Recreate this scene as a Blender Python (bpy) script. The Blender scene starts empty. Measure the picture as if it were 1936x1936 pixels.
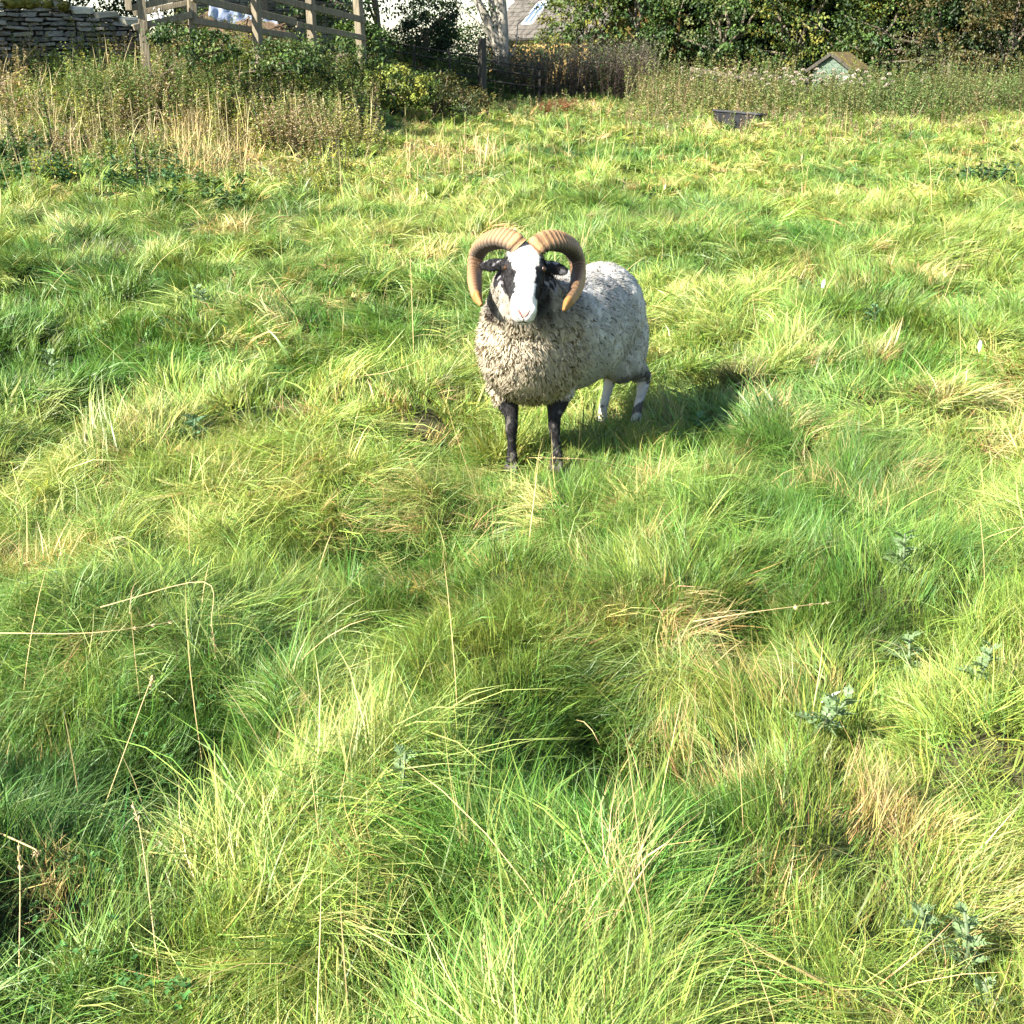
import bpy, bmesh, math, random
import numpy as np
from mathutils import Vector, Matrix
scene = bpy.context.scene
COL = scene.collection
R = math.radians
rng = np.random.default_rng(11)
random.seed(5)

# ------------------------------------------------------------------ camera, world, sun, exposure
CAM_H = 1.6
PITCH = 20.4
cam_d = bpy.data.cameras.new('camera')
cam_d.sensor_width = 36; cam_d.sensor_height = 36
cam_d.angle = R(45.0)
cam_d.clip_start = 0.05; cam_d.clip_end = 3000
cam = bpy.data.objects.new('camera', cam_d); COL.objects.link(cam)
cam.location = (0, 0, CAM_H); cam.rotation_euler = (R(90 - PITCH), 0, 0)
scene.camera = cam

SUN_EL = 36.0
SUN_AZ = math.atan2(-0.80, -0.60)          # compass-style angle from +Y towards +X
world = bpy.data.worlds.new('World'); scene.world = world
world.use_nodes = True
wn = world.node_tree.nodes; wl = world.node_tree.links
wn.clear()
w_out = wn.new('ShaderNodeOutputWorld'); w_bg = wn.new('ShaderNodeBackground')
w_sky = wn.new('ShaderNodeTexSky'); w_sky.sky_type = 'NISHITA'; w_sky.sun_disc = False
w_sky.sun_elevation = R(SUN_EL); w_sky.sun_rotation = SUN_AZ
w_sky.dust_density = 0.5; w_sky.ozone_density = 1.0
w_bg.inputs['Strength'].default_value = 0.072
wl.new(w_sky.outputs[0], w_bg.inputs[0]); wl.new(w_bg.outputs[0], w_out.inputs[0])
sun_d = bpy.data.lights.new('sun', 'SUN'); sun_d.energy = 5.0; sun_d.angle = R(0.53)
sun_d.color = (1.0, 0.94, 0.83)
sun = bpy.data.objects.new('sun', sun_d); COL.objects.link(sun)
sdir = Vector((math.sin(SUN_AZ) * math.cos(R(SUN_EL)), math.cos(SUN_AZ) * math.cos(R(SUN_EL)), math.sin(R(SUN_EL))))
sun.rotation_euler = sdir.to_track_quat('Z', 'Y').to_euler(); sun.location = (-20, -20, 30)
scene.view_settings.view_transform = 'Standard'; scene.view_settings.look = 'None'
scene.view_settings.exposure = 2.16; scene.view_settings.gamma = 1.0
scene.view_settings.use_curve_mapping = False
scene.render.resolution_x = scene.render.resolution_y = 1024
scene.cycles.max_bounces = 4; scene.cycles.transparent_max_bounces = 4
scene.cycles.diffuse_bounces = 3; scene.cycles.glossy_bounces = 1; scene.cycles.transmission_bounces = 3

# ------------------------------------------------------------------ numeric helpers
def hash2(ix, iy, seed):
    n = (ix.astype(np.int64) * 374761393 + iy.astype(np.int64) * 668265263 + seed * 1274126177) & 0xFFFFFFFF
    n = ((n ^ (n >> 13)) * 1274126177) & 0xFFFFFFFF
    n = ((n ^ (n >> 16)) * 2246822519) & 0xFFFFFFFF
    n = n ^ (n >> 15)
    return (n & 0xFFFFFF) / float(0xFFFFFF)
def vnoise(x, y, seed=0):
    x = np.asarray(x, float); y = np.asarray(y, float)
    ix = np.floor(x); iy = np.floor(y); fx = x - ix; fy = y - iy
    fx = fx * fx * fx * (fx * (fx * 6 - 15) + 10); fy = fy * fy * fy * (fy * (fy * 6 - 15) + 10)
    a = hash2(ix, iy, seed); b = hash2(ix + 1, iy, seed); c = hash2(ix, iy + 1, seed); d = hash2(ix + 1, iy + 1, seed)
    return (a * (1 - fx) + b * fx) * (1 - fy) + (c * (1 - fx) + d * fx) * fy
def fbm(x, y, seed=0, octs=3):
    s = 0; a = 0.5; t = 0
    for k in range(octs):
        s = s + a * vnoise(x * 2 ** k + 17.3 * k, y * 2 ** k - 9.1 * k, seed + k); t += a; a *= 0.5
    return s / t
def sstep(a, b, x):
    t = np.clip((np.asarray(x, float) - a) / (b - a), 0, 1); return t * t * (3 - 2 * t)
def mixc(a, b, t):
    t = np.asarray(t)[..., None]; return a * (1 - t) + b * t
F_PX = 968 / math.tan(R(22.5))
CP, SP = math.cos(R(PITCH)), math.sin(R(PITCH))
def ray(px, py):
    u = (px - 968) / F_PX; v = (968 - py) / F_PX
    return (u, CP + v * SP, v * CP - SP)
def P(px, py, Y):                           # the point of the place seen at that spot of the photograph, Y metres away
    d = ray(px, py); return Vector((d[0] * Y / d[1], Y, CAM_H + d[2] * Y / d[1]))

# ------------------------------------------------------------------ terrain height
def base_h(x, y):
    x = np.asarray(x, float); y = np.asarray(y, float)
    z = 0.02 * np.clip(y - 20, 0, 22) - 0.045 * np.clip(y - 43, 0, 22) - 0.004 * np.clip(y - 70, 0, 400)
    xl = x - 0.10 * (y - 22)
    z = z + 1.35 * sstep(18.0, 25.0, y) * (1 - sstep(-6.0, -1.2, xl)) * (1 - 0.55 * sstep(34, 48, y))
    return z
def ground_pt(px, py):
    d = ray(px, py); Y = 5.0
    for _ in range(40):
        x = d[0] * Y / d[1]; z = CAM_H + d[2] * Y / d[1]
        e = z - float(base_h(x, Y)); Y += 0.5 * e / max(0.03, -d[2] / d[1]); Y = min(max(Y, 0.5), 90)
    return d[0] * Y / d[1], Y
# hollows (pixel x, pixel y, radius m, depth m) and mounds the photograph shows
HOLL = [(400,1425,.25,.17),(300,1545,.17,.10),(560,1215,.16,.09),(1150,1440,.24,.16),(820,1140,.20,.10),(620,1000,.26,.10),(130,960,.30,.10),
        (60,670,.55,.16),(1690,1190,.18,.09),(1770,1500,.16,.09),(830,1850,.16,.09),(1390,1200,.14,.08),(180,480,.5,.10),
        (1140,1830,.14,.06),(760,1000,.2,.08),(480,1210,.2,.07),(1240,420,.5,.10),(320,520,.4,.1),(900,860,.2,.06),
        (1560,930,.3,.08),(1300,780,.3,.03)]
MOUND = [(30,1680,.28,.22),(620,1680,.30,.09),(900,1480,.25,.07),(1300,1030,.40,.10),(950,1090,.2,.05),(1590,1480,.22,.09),(560,860,.4,.08),(230,1250,.3,.08),
         (120,1180,.25,.06),(1350,1550,.2,.05),(1650,1000,.35,.06),(330,800,.4,.08),(1650,640,.5,.10),(760,700,.4,.06),(1500,1800,.22,.05)]
HOLL = [ground_pt(a, b) + (r, -d) for a, b, r, d in HOLL]
MOUND = [ground_pt(a, b) + (r, d) for a, b, r, d in MOUND]
def special(x, y, lst):
    z = np.zeros_like(np.asarray(x, float))
    for hx, hy, r, d in lst:
        z = z + d * np.exp(-(((x - hx) / r) ** 2 + ((y - hy) / (r * 1.15)) ** 2))
    return z
def bump_h(x, y):
    x = np.asarray(x, float); y = np.asarray(y, float)
    wx = x + 0.25 * (vnoise(x * 1.3, y * 1.3, 71) - .5); wy = y + 0.25 * (vnoise(x * 1.3, y * 1.3, 72) - .5)
    n1 = vnoise(wx * 2.5, wy * 2.5, 1); n2 = vnoise(wx * 4.6 + 5, wy * 4.6, 2); n3 = vnoise(wx * 0.55, wy * 0.55, 3)
    n4 = vnoise(wx * 8.3 + 2, wy * 8.3 - 7, 4)
    return 0.115 * (sstep(.24, .70, n1) - .5) + 0.07 * (sstep(.22, .76, n2) - .5) + 0.04 * (n4 - .5) + 0.11 * (n3 - .5) + 1.25 * special(x, y, HOLL) + .6 * special(x, y, MOUND)
RAM_FEET = [(0.0, 4.87), (0.185, 4.84), (0.41, 5.47), (0.565, 5.46)]
def ground_h(x, y):
    x = np.asarray(x, float); y = np.asarray(y, float)
    d2 = ((x - 0.29) / 0.55) ** 2 + ((y - 5.16) / 0.7) ** 2
    flat = np.exp(-d2 ** 2)
    b = bump_h(x, y) * (1 - sstep(60, 90, y))
    return base_h(x, y) + b * (1 - flat) - 0.02 * flat
def gh(x, y): return float(ground_h(x, y))

# ------------------------------------------------------------------ mesh helpers
def mesh_np(name, verts, quads=None, tris=None, col=None, smooth=True):
    me = bpy.data.meshes.new(name)
    verts = np.asarray(verts, np.float32).reshape(-1, 3)
    q = np.zeros((0, 4), np.int32) if quads is None else np.asarray(quads, np.int32).reshape(-1, 4)
    t = np.zeros((0, 3), np.int32) if tris is None else np.asarray(tris, np.int32).reshape(-1, 3)
    me.vertices.add(len(verts)); me.vertices.foreach_set('co', verts.ravel())
    nl = q.size + t.size; npol = len(q) + len(t)
    me.loops.add(nl); me.loops.foreach_set('vertex_index', np.concatenate([q.ravel(), t.ravel()]))
    me.polygons.add(npol)
    st = np.concatenate([np.arange(len(q)) * 4, q.size + np.arange(len(t)) * 3]).astype(np.int32)
    me.polygons.foreach_set('loop_start', st)
    me.polygons.foreach_set('use_smooth', np.full(npol, smooth))
    me.update(calc_edges=True)
    if col is not None:
        a = me.attributes.new('col', 'FLOAT_COLOR', 'POINT')
        c = np.ones((len(verts), 4), np.float32); c[:, :3] = col
        a.data.foreach_set('color', c.ravel())
    return me
def link(name, me, mat=None, parent=None, kind=None, loc=None):
    o = bpy.data.objects.new(name, me); COL.objects.link(o)
    if mat is not None and not me.materials: me.materials.append(mat)
    if parent is not None: o.parent = parent
    if kind: o['kind'] = kind
    if loc is not None: o.location = loc
    return o
def thing(name, label, cat, loc=(0, 0, 0), rotz=0.0, group=None):
    o = bpy.data.objects.new(name, None); COL.objects.link(o)
    o.empty_display_size = 0.2
    o.location = loc; o.rotation_euler = (0, 0, rotz); o['label'] = label; o['category'] = cat
    if group: o['group'] = group
    return o
def tag(o, label, cat, group=None):
    o['label'] = label; o['category'] = cat
    if group: o['group'] = group
    return o
def dup(root, loc, rotz=0.0, label=None, scale=None):
    r = root.copy(); COL.objects.link(r); r.location = loc; r.rotation_euler = (0, 0, rotz)
    if label: r['label'] = label
    if scale is not None: r.scale = (scale,) * 3
    for ch in list(root.children):
        c = ch.copy(); COL.objects.link(c); c.parent = r
        for g in list(ch.children):
            d = g.copy(); COL.objects.link(d); d.parent = c
    return r
def bm_mesh(name, bm, smooth=False):
    me = bpy.data.meshes.new(name); bm.to_mesh(me); bm.free()
    if smooth:
        for p in me.polygons: p.use_smooth = True
    return me
def bm_box(bm, c, s, rot=None, jit=0.0, bev=0.0):
    m = Matrix.Translation(Vector(c)) @ ((rot.to_4x4() if rot else Matrix.Identity(4))) @ Matrix.Diagonal((s[0], s[1], s[2], 1))
    vs = bmesh.ops.create_cube(bm, size=1.0, matrix=m)['verts']
    if bev:
        es = list({e for v in vs for e in v.link_edges})
        r = bmesh.ops.bevel(bm, geom=es, offset=bev, segments=1, affect='EDGES')
        vs = list({v for f in r['faces'] for v in f.verts})
    if jit:
        for v in vs: v.co += Vector((random.uniform(-jit, jit), random.uniform(-jit, jit), random.uniform(-jit, jit)))
    return vs
def beam(bm, a, b, w, h, roll=0.0, jit=0.004, bev=0.008):
    a = Vector(a); b = Vector(b); d = b - a
    q = d.to_track_quat('Z', 'Y').to_matrix() @ Matrix.Rotation(roll, 3, 'Z')
    return bm_box(bm, (a + b) / 2, (w, h, d.length), q, jit, bev)
def sweep(pts, rad, nseg=8, caps=True):      # tapered tube, returns verts, quads, tris
    pts = [Vector(p) for p in pts]; n = len(pts); V = []; Q = []; T = []
    up = Vector((0.13, 0.37, 1)).normalized()
    tprev = None; nrm = None
    for i, p in enumerate(pts):
        t = (pts[min(i + 1, n - 1)] - pts[max(i - 1, 0)]).normalized()
        if nrm is None: nrm = (up - t * up.dot(t)).normalized() if abs(up.dot(t)) < .95 else t.orthogonal().normalized()
        else: nrm = (nrm - t * nrm.dot(t)).normalized()
        b = t.cross(nrm)
        r = rad[i] if hasattr(rad[i], '__len__') else (rad[i], rad[i])
        for k in range(nseg):
            a = 2 * math.pi * k / nseg
            V.append(p + nrm * (math.cos(a) * r[0]) + b * (math.sin(a) * r[1]))
    for i in range(n - 1):
        for k in range(nseg):
            k2 = (k + 1) % nseg
            Q.append((i * nseg + k, i * nseg + k2, (i + 1) * nseg + k2, (i + 1) * nseg + k))
    if caps:
        V.append(pts[0]); V.append(pts[-1]); a = len(V) - 2; b = len(V) - 1
        for k in range(nseg):
            k2 = (k + 1) % nseg
            T.append((a, k2, k)); T.append((b, (n - 1) * nseg + k, (n - 1) * nseg + k2))
    return V, Q, T
def catmull(pts, k):
    pts = [np.array(p, float) for p in pts]; out = []
    ext = [2 * pts[0] - pts[1]] + pts + [2 * pts[-1] - pts[-2]]
    for i in range(1, len(ext) - 2):
        p0, p1, p2, p3 = ext[i - 1:i + 3]
        for j in range(k):
            t = j / k
            out.append(.5 * ((2 * p1) + (-p0 + p2) * t + (2 * p0 - 5 * p1 + 4 * p2 - p3) * t * t + (-p0 + 3 * p1 - 3 * p2 + p3) * t ** 3))
    out.append(pts[-1]); return out
class Cloud:                                 # gathers ribbons, leaves and tubes of one object
    def __init__(s): s.V = []; s.Q = []; s.T = []; s.C = []; s.n = 0
    def add(s, V, Q, T, C):
        V = np.asarray(V, np.float32).reshape(-1, 3); m = len(V)
        if m == 0: return
        s.V.append(V); C = np.asarray(C, np.float32)
        if C.ndim == 1: C = np.tile(C, (m, 1))
        s.C.append(C)
        if Q is not None and len(Q): s.Q.append(np.asarray(Q, np.int64).reshape(-1, 4) + s.n)
        if T is not None and len(T): s.T.append(np.asarray(T, np.int64).reshape(-1, 3) + s.n)
        s.n += m
    def tube(s, pts, rad, col, nseg=6): s.add(*[np.array([tuple(v) for v in a]) if i == 0 else a for i, a in enumerate(sweep(pts, rad, nseg))], col)
    def build(s, name, smooth=True, origin=(0, 0, 0)):
        V = np.concatenate(s.V) - np.asarray(origin, np.float32)
        return mesh_np(name, V, np.concatenate(s.Q) if s.Q else None, np.concatenate(s.T) if s.T else None, np.concatenate(s.C), smooth)
def blades(cl, pos, theta, length, width, phi0, phi1, curl, colb, colt, nseg, prof=1.6):
    """grass-like ribbons: phi = angle from vertical at root / tip; theta = compass of the lean"""
    N = len(pos)
    if N == 0: return
    ts = np.linspace(0, 1, nseg + 1)
    p = pos.copy(); pts = [p.copy()]
    for k in range(nseg):
        tm = (ts[k] + ts[k + 1]) / 2
        ph = phi0 + (phi1 - phi0) * tm; th = theta + curl * tm
        st = (length / nseg)
        p = p + np.stack([np.cos(th) * np.sin(ph) * st, np.sin(th) * np.sin(ph) * st, np.cos(ph) * st], 1)
        pts.append(p.copy())
    roll = rng.normal(0, .7, N)
    th = theta + curl * .5
    side = np.stack([-np.sin(th) * np.cos(roll), np.cos(th) * np.cos(roll), np.sin(roll)], 1)
    V = np.zeros((N, 2 * nseg + 1, 3)); C = np.zeros((N, 2 * nseg + 1, 3))
    for k in range(nseg):
        w = (width * (1 - ts[k] ** prof) * .5)[:, None]
        V[:, 2 * k] = pts[k] - side * w; V[:, 2 * k + 1] = pts[k] + side * w
        c = colb + (colt - colb) * ts[k]
        C[:, 2 * k] = c; C[:, 2 * k + 1] = c
    V[:, -1] = pts[-1]; C[:, -1] = colt
    m = 2 * nseg + 1; off = (np.arange(N) * m)[:, None]
    Q = [off + np.array([[2 * k, 2 * k + 1, 2 * k + 3, 2 * k + 2]]) for k in range(nseg - 1)]
    Q = np.stack(Q, 1).reshape(-1, 4) if Q else None
    T = (off + np.array([[2 * nseg - 2, 2 * nseg - 1, 2 * nseg]])).reshape(-1, 3)
    cl.add(V.reshape(-1, 3), Q, T, C.reshape(-1, 3))
def leaves(cl, pos, dirs, nrm, length, width, col, fold=0.25):
    """folded rhombus leaves"""
    N = len(pos)
    if N == 0: return
    dirs = dirs / np.linalg.norm(dirs, axis=1, keepdims=True)
    side = np.cross(dirs, nrm); side /= np.linalg.norm(side, axis=1, keepdims=True) + 1e-9
    up = np.cross(side, dirs)
    L = length[:, None]; W = width[:, None]
    V = np.zeros((N, 4, 3))
    mid = pos + dirs * L * .45
    V[:, 0] = pos; V[:, 1] = mid + side * W * .5 + up * W * fold; V[:, 2] = pos + dirs * L - up * L * .12; V[:, 3] = mid - side * W * .5 + up * W * fold
    off = (np.arange(N) * 4)[:, None]
    T = np.stack([off + np.array([[0, 1, 2]]), off + np.array([[0, 2, 3]])], 1).reshape(-1, 3)
    cl.add(V.reshape(-1, 3), None, T, np.repeat(col, 4, axis=0))
def rdir(n, r=None):
    v = (r or rng).normal(size=(n, 3)); return v / np.linalg.norm(v, axis=1, keepdims=True)

# ------------------------------------------------------------------ materials
def mat_new(name):
    m = bpy.data.materials.new(name); m.use_nodes = True
    nt = m.node_tree; nt.nodes.clear()
    return m, nt, nt.nodes.new('ShaderNodeOutputMaterial')
def mat_leafy(name, trans=0.35, rough=0.5, spec=0.3, tint=(1.15, 1.1, 0.55)):
    m, nt, out = mat_new(name); n = nt.nodes; l = nt.links
    a = n.new('ShaderNodeAttribute'); a.attribute_name = 'col'
    p = n.new('ShaderNodeBsdfPrincipled'); p.inputs['Roughness'].default_value = rough
    p.inputs['Specular IOR Level'].default_value = spec
    t = n.new('ShaderNodeBsdfTranslucent'); mx = n.new('ShaderNodeMixShader'); mx.inputs[0].default_value = trans
    mu = n.new('ShaderNodeMix'); mu.data_type = 'RGBA'; mu.blend_type = 'MULTIPLY'; mu.inputs[0].default_value = 1
    mu.inputs[7].default_value = (*tint, 1)
    l.new(a.outputs['Color'], p.inputs['Base Color']); l.new(a.outputs['Color'], mu.inputs[6]); l.new(mu.outputs[2], t.inputs[0])
    l.new(p.outputs[0], mx.inputs[1]); l.new(t.outputs[0], mx.inputs[2]); l.new(mx.outputs[0], out.inputs[0])
    return m
def mat_noise(name, c1, c2, scale=8, rough=0.8, bump=0.3, bscale=None, attr=False, stretch=(1, 1, 1), spec=0.25, c3=None, s3=2.0):
    m, nt, out = mat_new(name); n = nt.nodes; l = nt.links
    p = n.new('ShaderNodeBsdfPrincipled'); p.inputs['Roughness'].default_value = rough
    p.inputs['Specular IOR Level'].default_value = spec
    tc = n.new('ShaderNodeTexCoord'); mp = n.new('ShaderNodeMapping'); mp.inputs['Scale'].default_value = stretch
    l.new(tc.outputs['Object'], mp.inputs[0])
    no = n.new('ShaderNodeTexNoise'); no.inputs['Scale'].default_value = scale; no.inputs['Detail'].default_value = 6
    no.inputs['Roughness'].default_value = .65
    l.new(mp.outputs[0], no.inputs['Vector'])
    rp = n.new('ShaderNodeValToRGB'); rp.color_ramp.elements[0].position = .32; rp.color_ramp.elements[1].position = .68
    rp.color_ramp.elements[0].color = (*c1, 1); rp.color_ramp.elements[1].color = (*c2, 1)
    l.new(no.outputs[0], rp.inputs[0]); cout = rp.outputs[0]
    if c3 is not None:
        n3 = n.new('ShaderNodeTexNoise'); n3.inputs['Scale'].default_value = s3; n3.inputs['Detail'].default_value = 5
        l.new(tc.outputs['Object'], n3.inputs['Vector'])
        r3 = n.new('ShaderNodeValToRGB'); r3.color_ramp.elements[0].position = .52; r3.color_ramp.elements[1].position = .62
        l.new(n3.outputs[0], r3.inputs[0])
        x = n.new('ShaderNodeMix'); x.data_type = 'RGBA'; x.inputs[7].default_value = (*c3, 1)
        l.new(r3.outputs[0], x.inputs[0]); l.new(cout, x.inputs[6]); cout = x.outputs[2]
    if attr:
        oi = n.new('ShaderNodeObjectInfo'); mr = n.new('ShaderNodeMapRange'); mr.inputs[3].default_value = .55; mr.inputs[4].default_value = 1.35
        l.new(oi.outputs['Random'], mr.inputs[0])
        hs = n.new('ShaderNodeHueSaturation'); l.new(mr.outputs[0], hs.inputs['Value']); l.new(cout, hs.inputs['Color']); cout = hs.outputs[0]
    l.new(cout, p.inputs['Base Color'])
    if bump:
        b = n.new('ShaderNodeBump'); b.inputs['Strength'].default_value = bump; b.inputs['Distance'].default_value = .02
        nb = n.new('ShaderNodeTexNoise'); nb.inputs['Scale'].default_value = bscale or scale * 2.5; nb.inputs['Detail'].default_value = 5
        l.new(mp.outputs[0], nb.inputs['Vector']); l.new(nb.outputs[0], b.inputs['Height']); l.new(b.outputs[0], p.inputs['Normal'])
    l.new(p.outputs[0], out.inputs[0])
    return m
def mat_attr(name, rough=.7, spec=.25, bump=0.0, bscale=200):
    m, nt, out = mat_new(name); n = nt.nodes; l = nt.links
    p = n.new('ShaderNodeBsdfPrincipled'); p.inputs['Roughness'].default_value = rough; p.inputs['Specular IOR Level'].default_value = spec
    a = n.new('ShaderNodeAttribute'); a.attribute_name = 'col'; l.new(a.outputs['Color'], p.inputs['Base Color'])
    if bump:
        tc = n.new('ShaderNodeTexCoord'); b = n.new('ShaderNodeBump'); b.inputs['Strength'].default_value = bump; b.inputs['Distance'].default_value = .004
        nb = n.new('ShaderNodeTexNoise'); nb.inputs['Scale'].default_value = bscale; nb.inputs['Detail'].default_value = 4
        l.new(tc.outputs['Object'], nb.inputs['Vector']); l.new(nb.outputs[0], b.inputs['Height']); l.new(b.outputs[0], p.inputs['Normal'])
    l.new(p.outputs[0], out.inputs[0]); return m
def mat_grass(name):
    m = mat_leafy(name, .27, .45, .35); nt = m.node_tree; n = nt.nodes; l = nt.links
    a = [x for x in n if x.type == 'ATTRIBUTE'][0]
    t = n.new('ShaderNodeAttribute'); t.attribute_type = 'INSTANCER'; t.attribute_name = 'tint'
    mu = n.new('ShaderNodeMix'); mu.data_type = 'RGBA'; mu.blend_type = 'MULTIPLY'; mu.inputs[0].default_value = 1
    outs = [(k.to_socket) for k in a.outputs['Color'].links]
    l.new(a.outputs['Color'], mu.inputs[6]); l.new(t.outputs['Color'], mu.inputs[7])
    for so in outs: l.new(mu.outputs[2], so)
    return m
M_SWARD = mat_grass('sward')
M_GRASS = mat_leafy('grass_blades', .27, .45, .35)
M_LEAF = mat_leafy('broad_leaves', .28, .5, .3)
M_DRY = mat_leafy('dry_stalks', .15, .7, .15, (1, .95, .8))
M_GROUND = mat_noise('field_soil_and_moss', (.020, .032, .009), (.045, .066, .018), 9.0, .95, .9, c3=(.050, .046, .020), s3=1.2)
# ------------------------------------------------------------------ ground sheet
def graded(a, b, first, grow):
    v = [a]; s = first
    while v[-1] < b: v.append(v[-1] + s); s *= grow
    return v
ys = [-400, -150, -60, -25, -10, -4, -1.5, -.3] + graded(.5, 90, .05, 1.0135) + [110, 150, 220, 350, 600, 1000, 1600]
xp = graded(0.03, 60, .06, 1.024) + [80, 130, 220, 400, 800, 1600]
xs = [-v for v in reversed(xp)] + xp
gx, gy = np.meshgrid(np.array(xs), np.array(ys))
gz = ground_h(gx, gy) - 0.065 * (1 - sstep(30, 60, gy))
nx, ny = len(xs), len(ys)
ii = (np.arange(ny - 1)[:, None] * nx + np.arange(nx - 1)[None, :]).ravel()
link('ground', mesh_np('ground', np.stack([gx, gy, gz], -1), np.stack([ii, ii + 1, ii + nx + 1, ii + nx], 1)), M_GROUND, kind='structure')

# ------------------------------------------------------------------ grass
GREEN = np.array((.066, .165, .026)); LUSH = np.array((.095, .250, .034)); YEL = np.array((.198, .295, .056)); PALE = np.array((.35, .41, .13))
STRAW = np.array((.40, .335, .145)); BLUE = np.array((.050, .125, .055)); BROWN = np.array((.20, .12, .055))
STRAWP = [(1640,1520,.20,1.0),(1310,1400,.12,.8),(60,1060,.16,.9),(850,300,.9,1.0),(400,270,1.1,1.0),(1060,205,1.6,.9),(1700,1640,.12,.7),(440,440,.35,.7),
          (1880,800,.5,.5),(1450,1690,.12,.5),(1800,1850,.1,.7),(1000,1850,.1,.3),(700,1750,.1,.3),(1520,520,.35,.45),(1500,1240,.16,.45)]
LUSHP = [(1150,1500,.30,1.0),(1000,1700,.25,.9),(1700,600,.7,.9),(1560,460,.8,.7),(1700,730,.5,.8),(700,640,.5,.6),(250,1500,.3,.5),(900,1900,.2,.8),
         (1500,850,.4,.5),(230,680,.4,.7),(1600,1060,.3,.6),(1420,1150,.3,.5),(1200,300,2,.5),(150,340,1.5,.9),(1880,560,.5,.5)]
STRAWP = [ground_pt(a, b) + (r, w) for a, b, r, w in STRAWP]
LUSHP = [ground_pt(a, b) + (r, w) for a, b, r, w in LUSHP]
def grad_bump(x, y, e=.06):
    return (bump_h(x + e, y) - bump_h(x - e, y)) / (2 * e), (bump_h(x, y + e) - bump_h(x, y - e)) / (2 * e)
def tuft_proto(r, n, spread, len_, wid, p0, p1, sth, stray, nseg, broad, sub=9):
    """one tuft that lies towards +X, made of small sheaves; colours are multipliers of the tuft's own tint"""
    cl = Cloud(); m = n // sub; n = m * sub; rep = lambda a: np.repeat(a, sub, axis=0)
    rr = spread * np.sqrt(r.random(m)) * 1.5; aa = r.uniform(0, 6.283, m)
    pos = rep(np.stack([np.cos(aa) * rr, np.sin(aa) * rr, np.full(m, -.02)], 1)); pos[:, :2] += r.normal(0, .010, (n, 2))
    st = r.random(n) < stray
    th = rep(r.normal(0, sth, m)) + r.normal(0, sth * .55, n) + st * r.normal(0, 1.5, n)
    L = len_ * rep(r.uniform(.65, 1.25, m)) * r.uniform(.5, 1.3, n) * (1 - .25 * st)
    W = wid * r.uniform(.6, 1.4, n) * np.where(r.random(n) < broad, 2.2, 1)
    f0 = np.clip(R(p0) + rep(r.normal(0, R(12), m)) + r.normal(0, R(9), n), R(1), R(80)) * (1 - .4 * st)
    f1 = np.clip(R(p1) + rep(r.normal(0, R(18), m)) + r.normal(0, R(14), n), R(8), R(128)) * (1 - .3 * st)
    c = rep(np.ones((m, 3)) * r.uniform(.70, 1.28, (m, 1)) * (1 + r.normal(0, .10, (m, 3)) * np.array((1.3, .5, 1)))) * r.uniform(.75, 1.25, (n, 1))
    dry = (r.random(n) < .06) | rep(r.random(m) < .06)
    c = np.where(dry[:, None], np.array((1.5, 1.06, 1.25)) * r.uniform(.6, 1.1, (n, 1)), c)
    tip = np.where((r.random(n) < .22)[:, None], c * np.array((1.3, 1.04, 1.05)), c * 1.06)
    blades(cl, pos, th, L, W, f0, f1, rep(r.normal(0, .5, m)) + r.normal(0, .4, n), c * np.array((1.0, .88, .9)), tip, nseg)
    return cl
def gn_tufts():
    g = bpy.data.node_groups.new('scatter_tufts', 'GeometryNodeTree')
    g.interface.new_socket('Geometry', in_out='INPUT', socket_type='NodeSocketGeometry'); g.interface.new_socket('Geometry', in_out='OUTPUT', socket_type='NodeSocketGeometry')
    n = g.nodes; l = g.links
    i = n.new('NodeGroupInput'); o = n.new('NodeGroupOutput')
    def at(name, t): a = n.new('GeometryNodeInputNamedAttribute'); a.data_type = t; a.inputs[0].default_value = name; return a.outputs[0]
    sep = n.new('GeometryNodeSeparateGeometry'); sep.domain = 'POINT'
    l.new(i.outputs[0], sep.inputs[0]); l.new(at('spot', 'BOOLEAN'), sep.inputs['Selection'])
    spl = n.new('GeometryNodeSplitToInstances'); spl.domain = 'POINT'; l.new(sep.outputs[1], spl.inputs[0]); l.new(at('kind_id', 'INT'), spl.inputs['Group ID'])
    m2p = n.new('GeometryNodeMeshToPoints'); l.new(sep.outputs[0], m2p.inputs[0])
    iop = n.new('GeometryNodeInstanceOnPoints'); l.new(m2p.outputs[0], iop.inputs['Points']); l.new(spl.outputs[0], iop.inputs['Instance'])
    iop.inputs['Pick Instance'].default_value = True; l.new(at('kind_id', 'INT'), iop.inputs['Instance Index'])
    e2r = n.new('FunctionNodeEulerToRotation'); l.new(at('rot', 'FLOAT_VECTOR'), e2r.inputs[0]); l.new(e2r.outputs[0], iop.inputs['Rotation'])
    l.new(at('size', 'FLOAT_VECTOR'), iop.inputs['Scale']); l.new(iop.outputs[0], o.inputs[0])
    return g
GN_TUFTS = gn_tufts()
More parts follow.
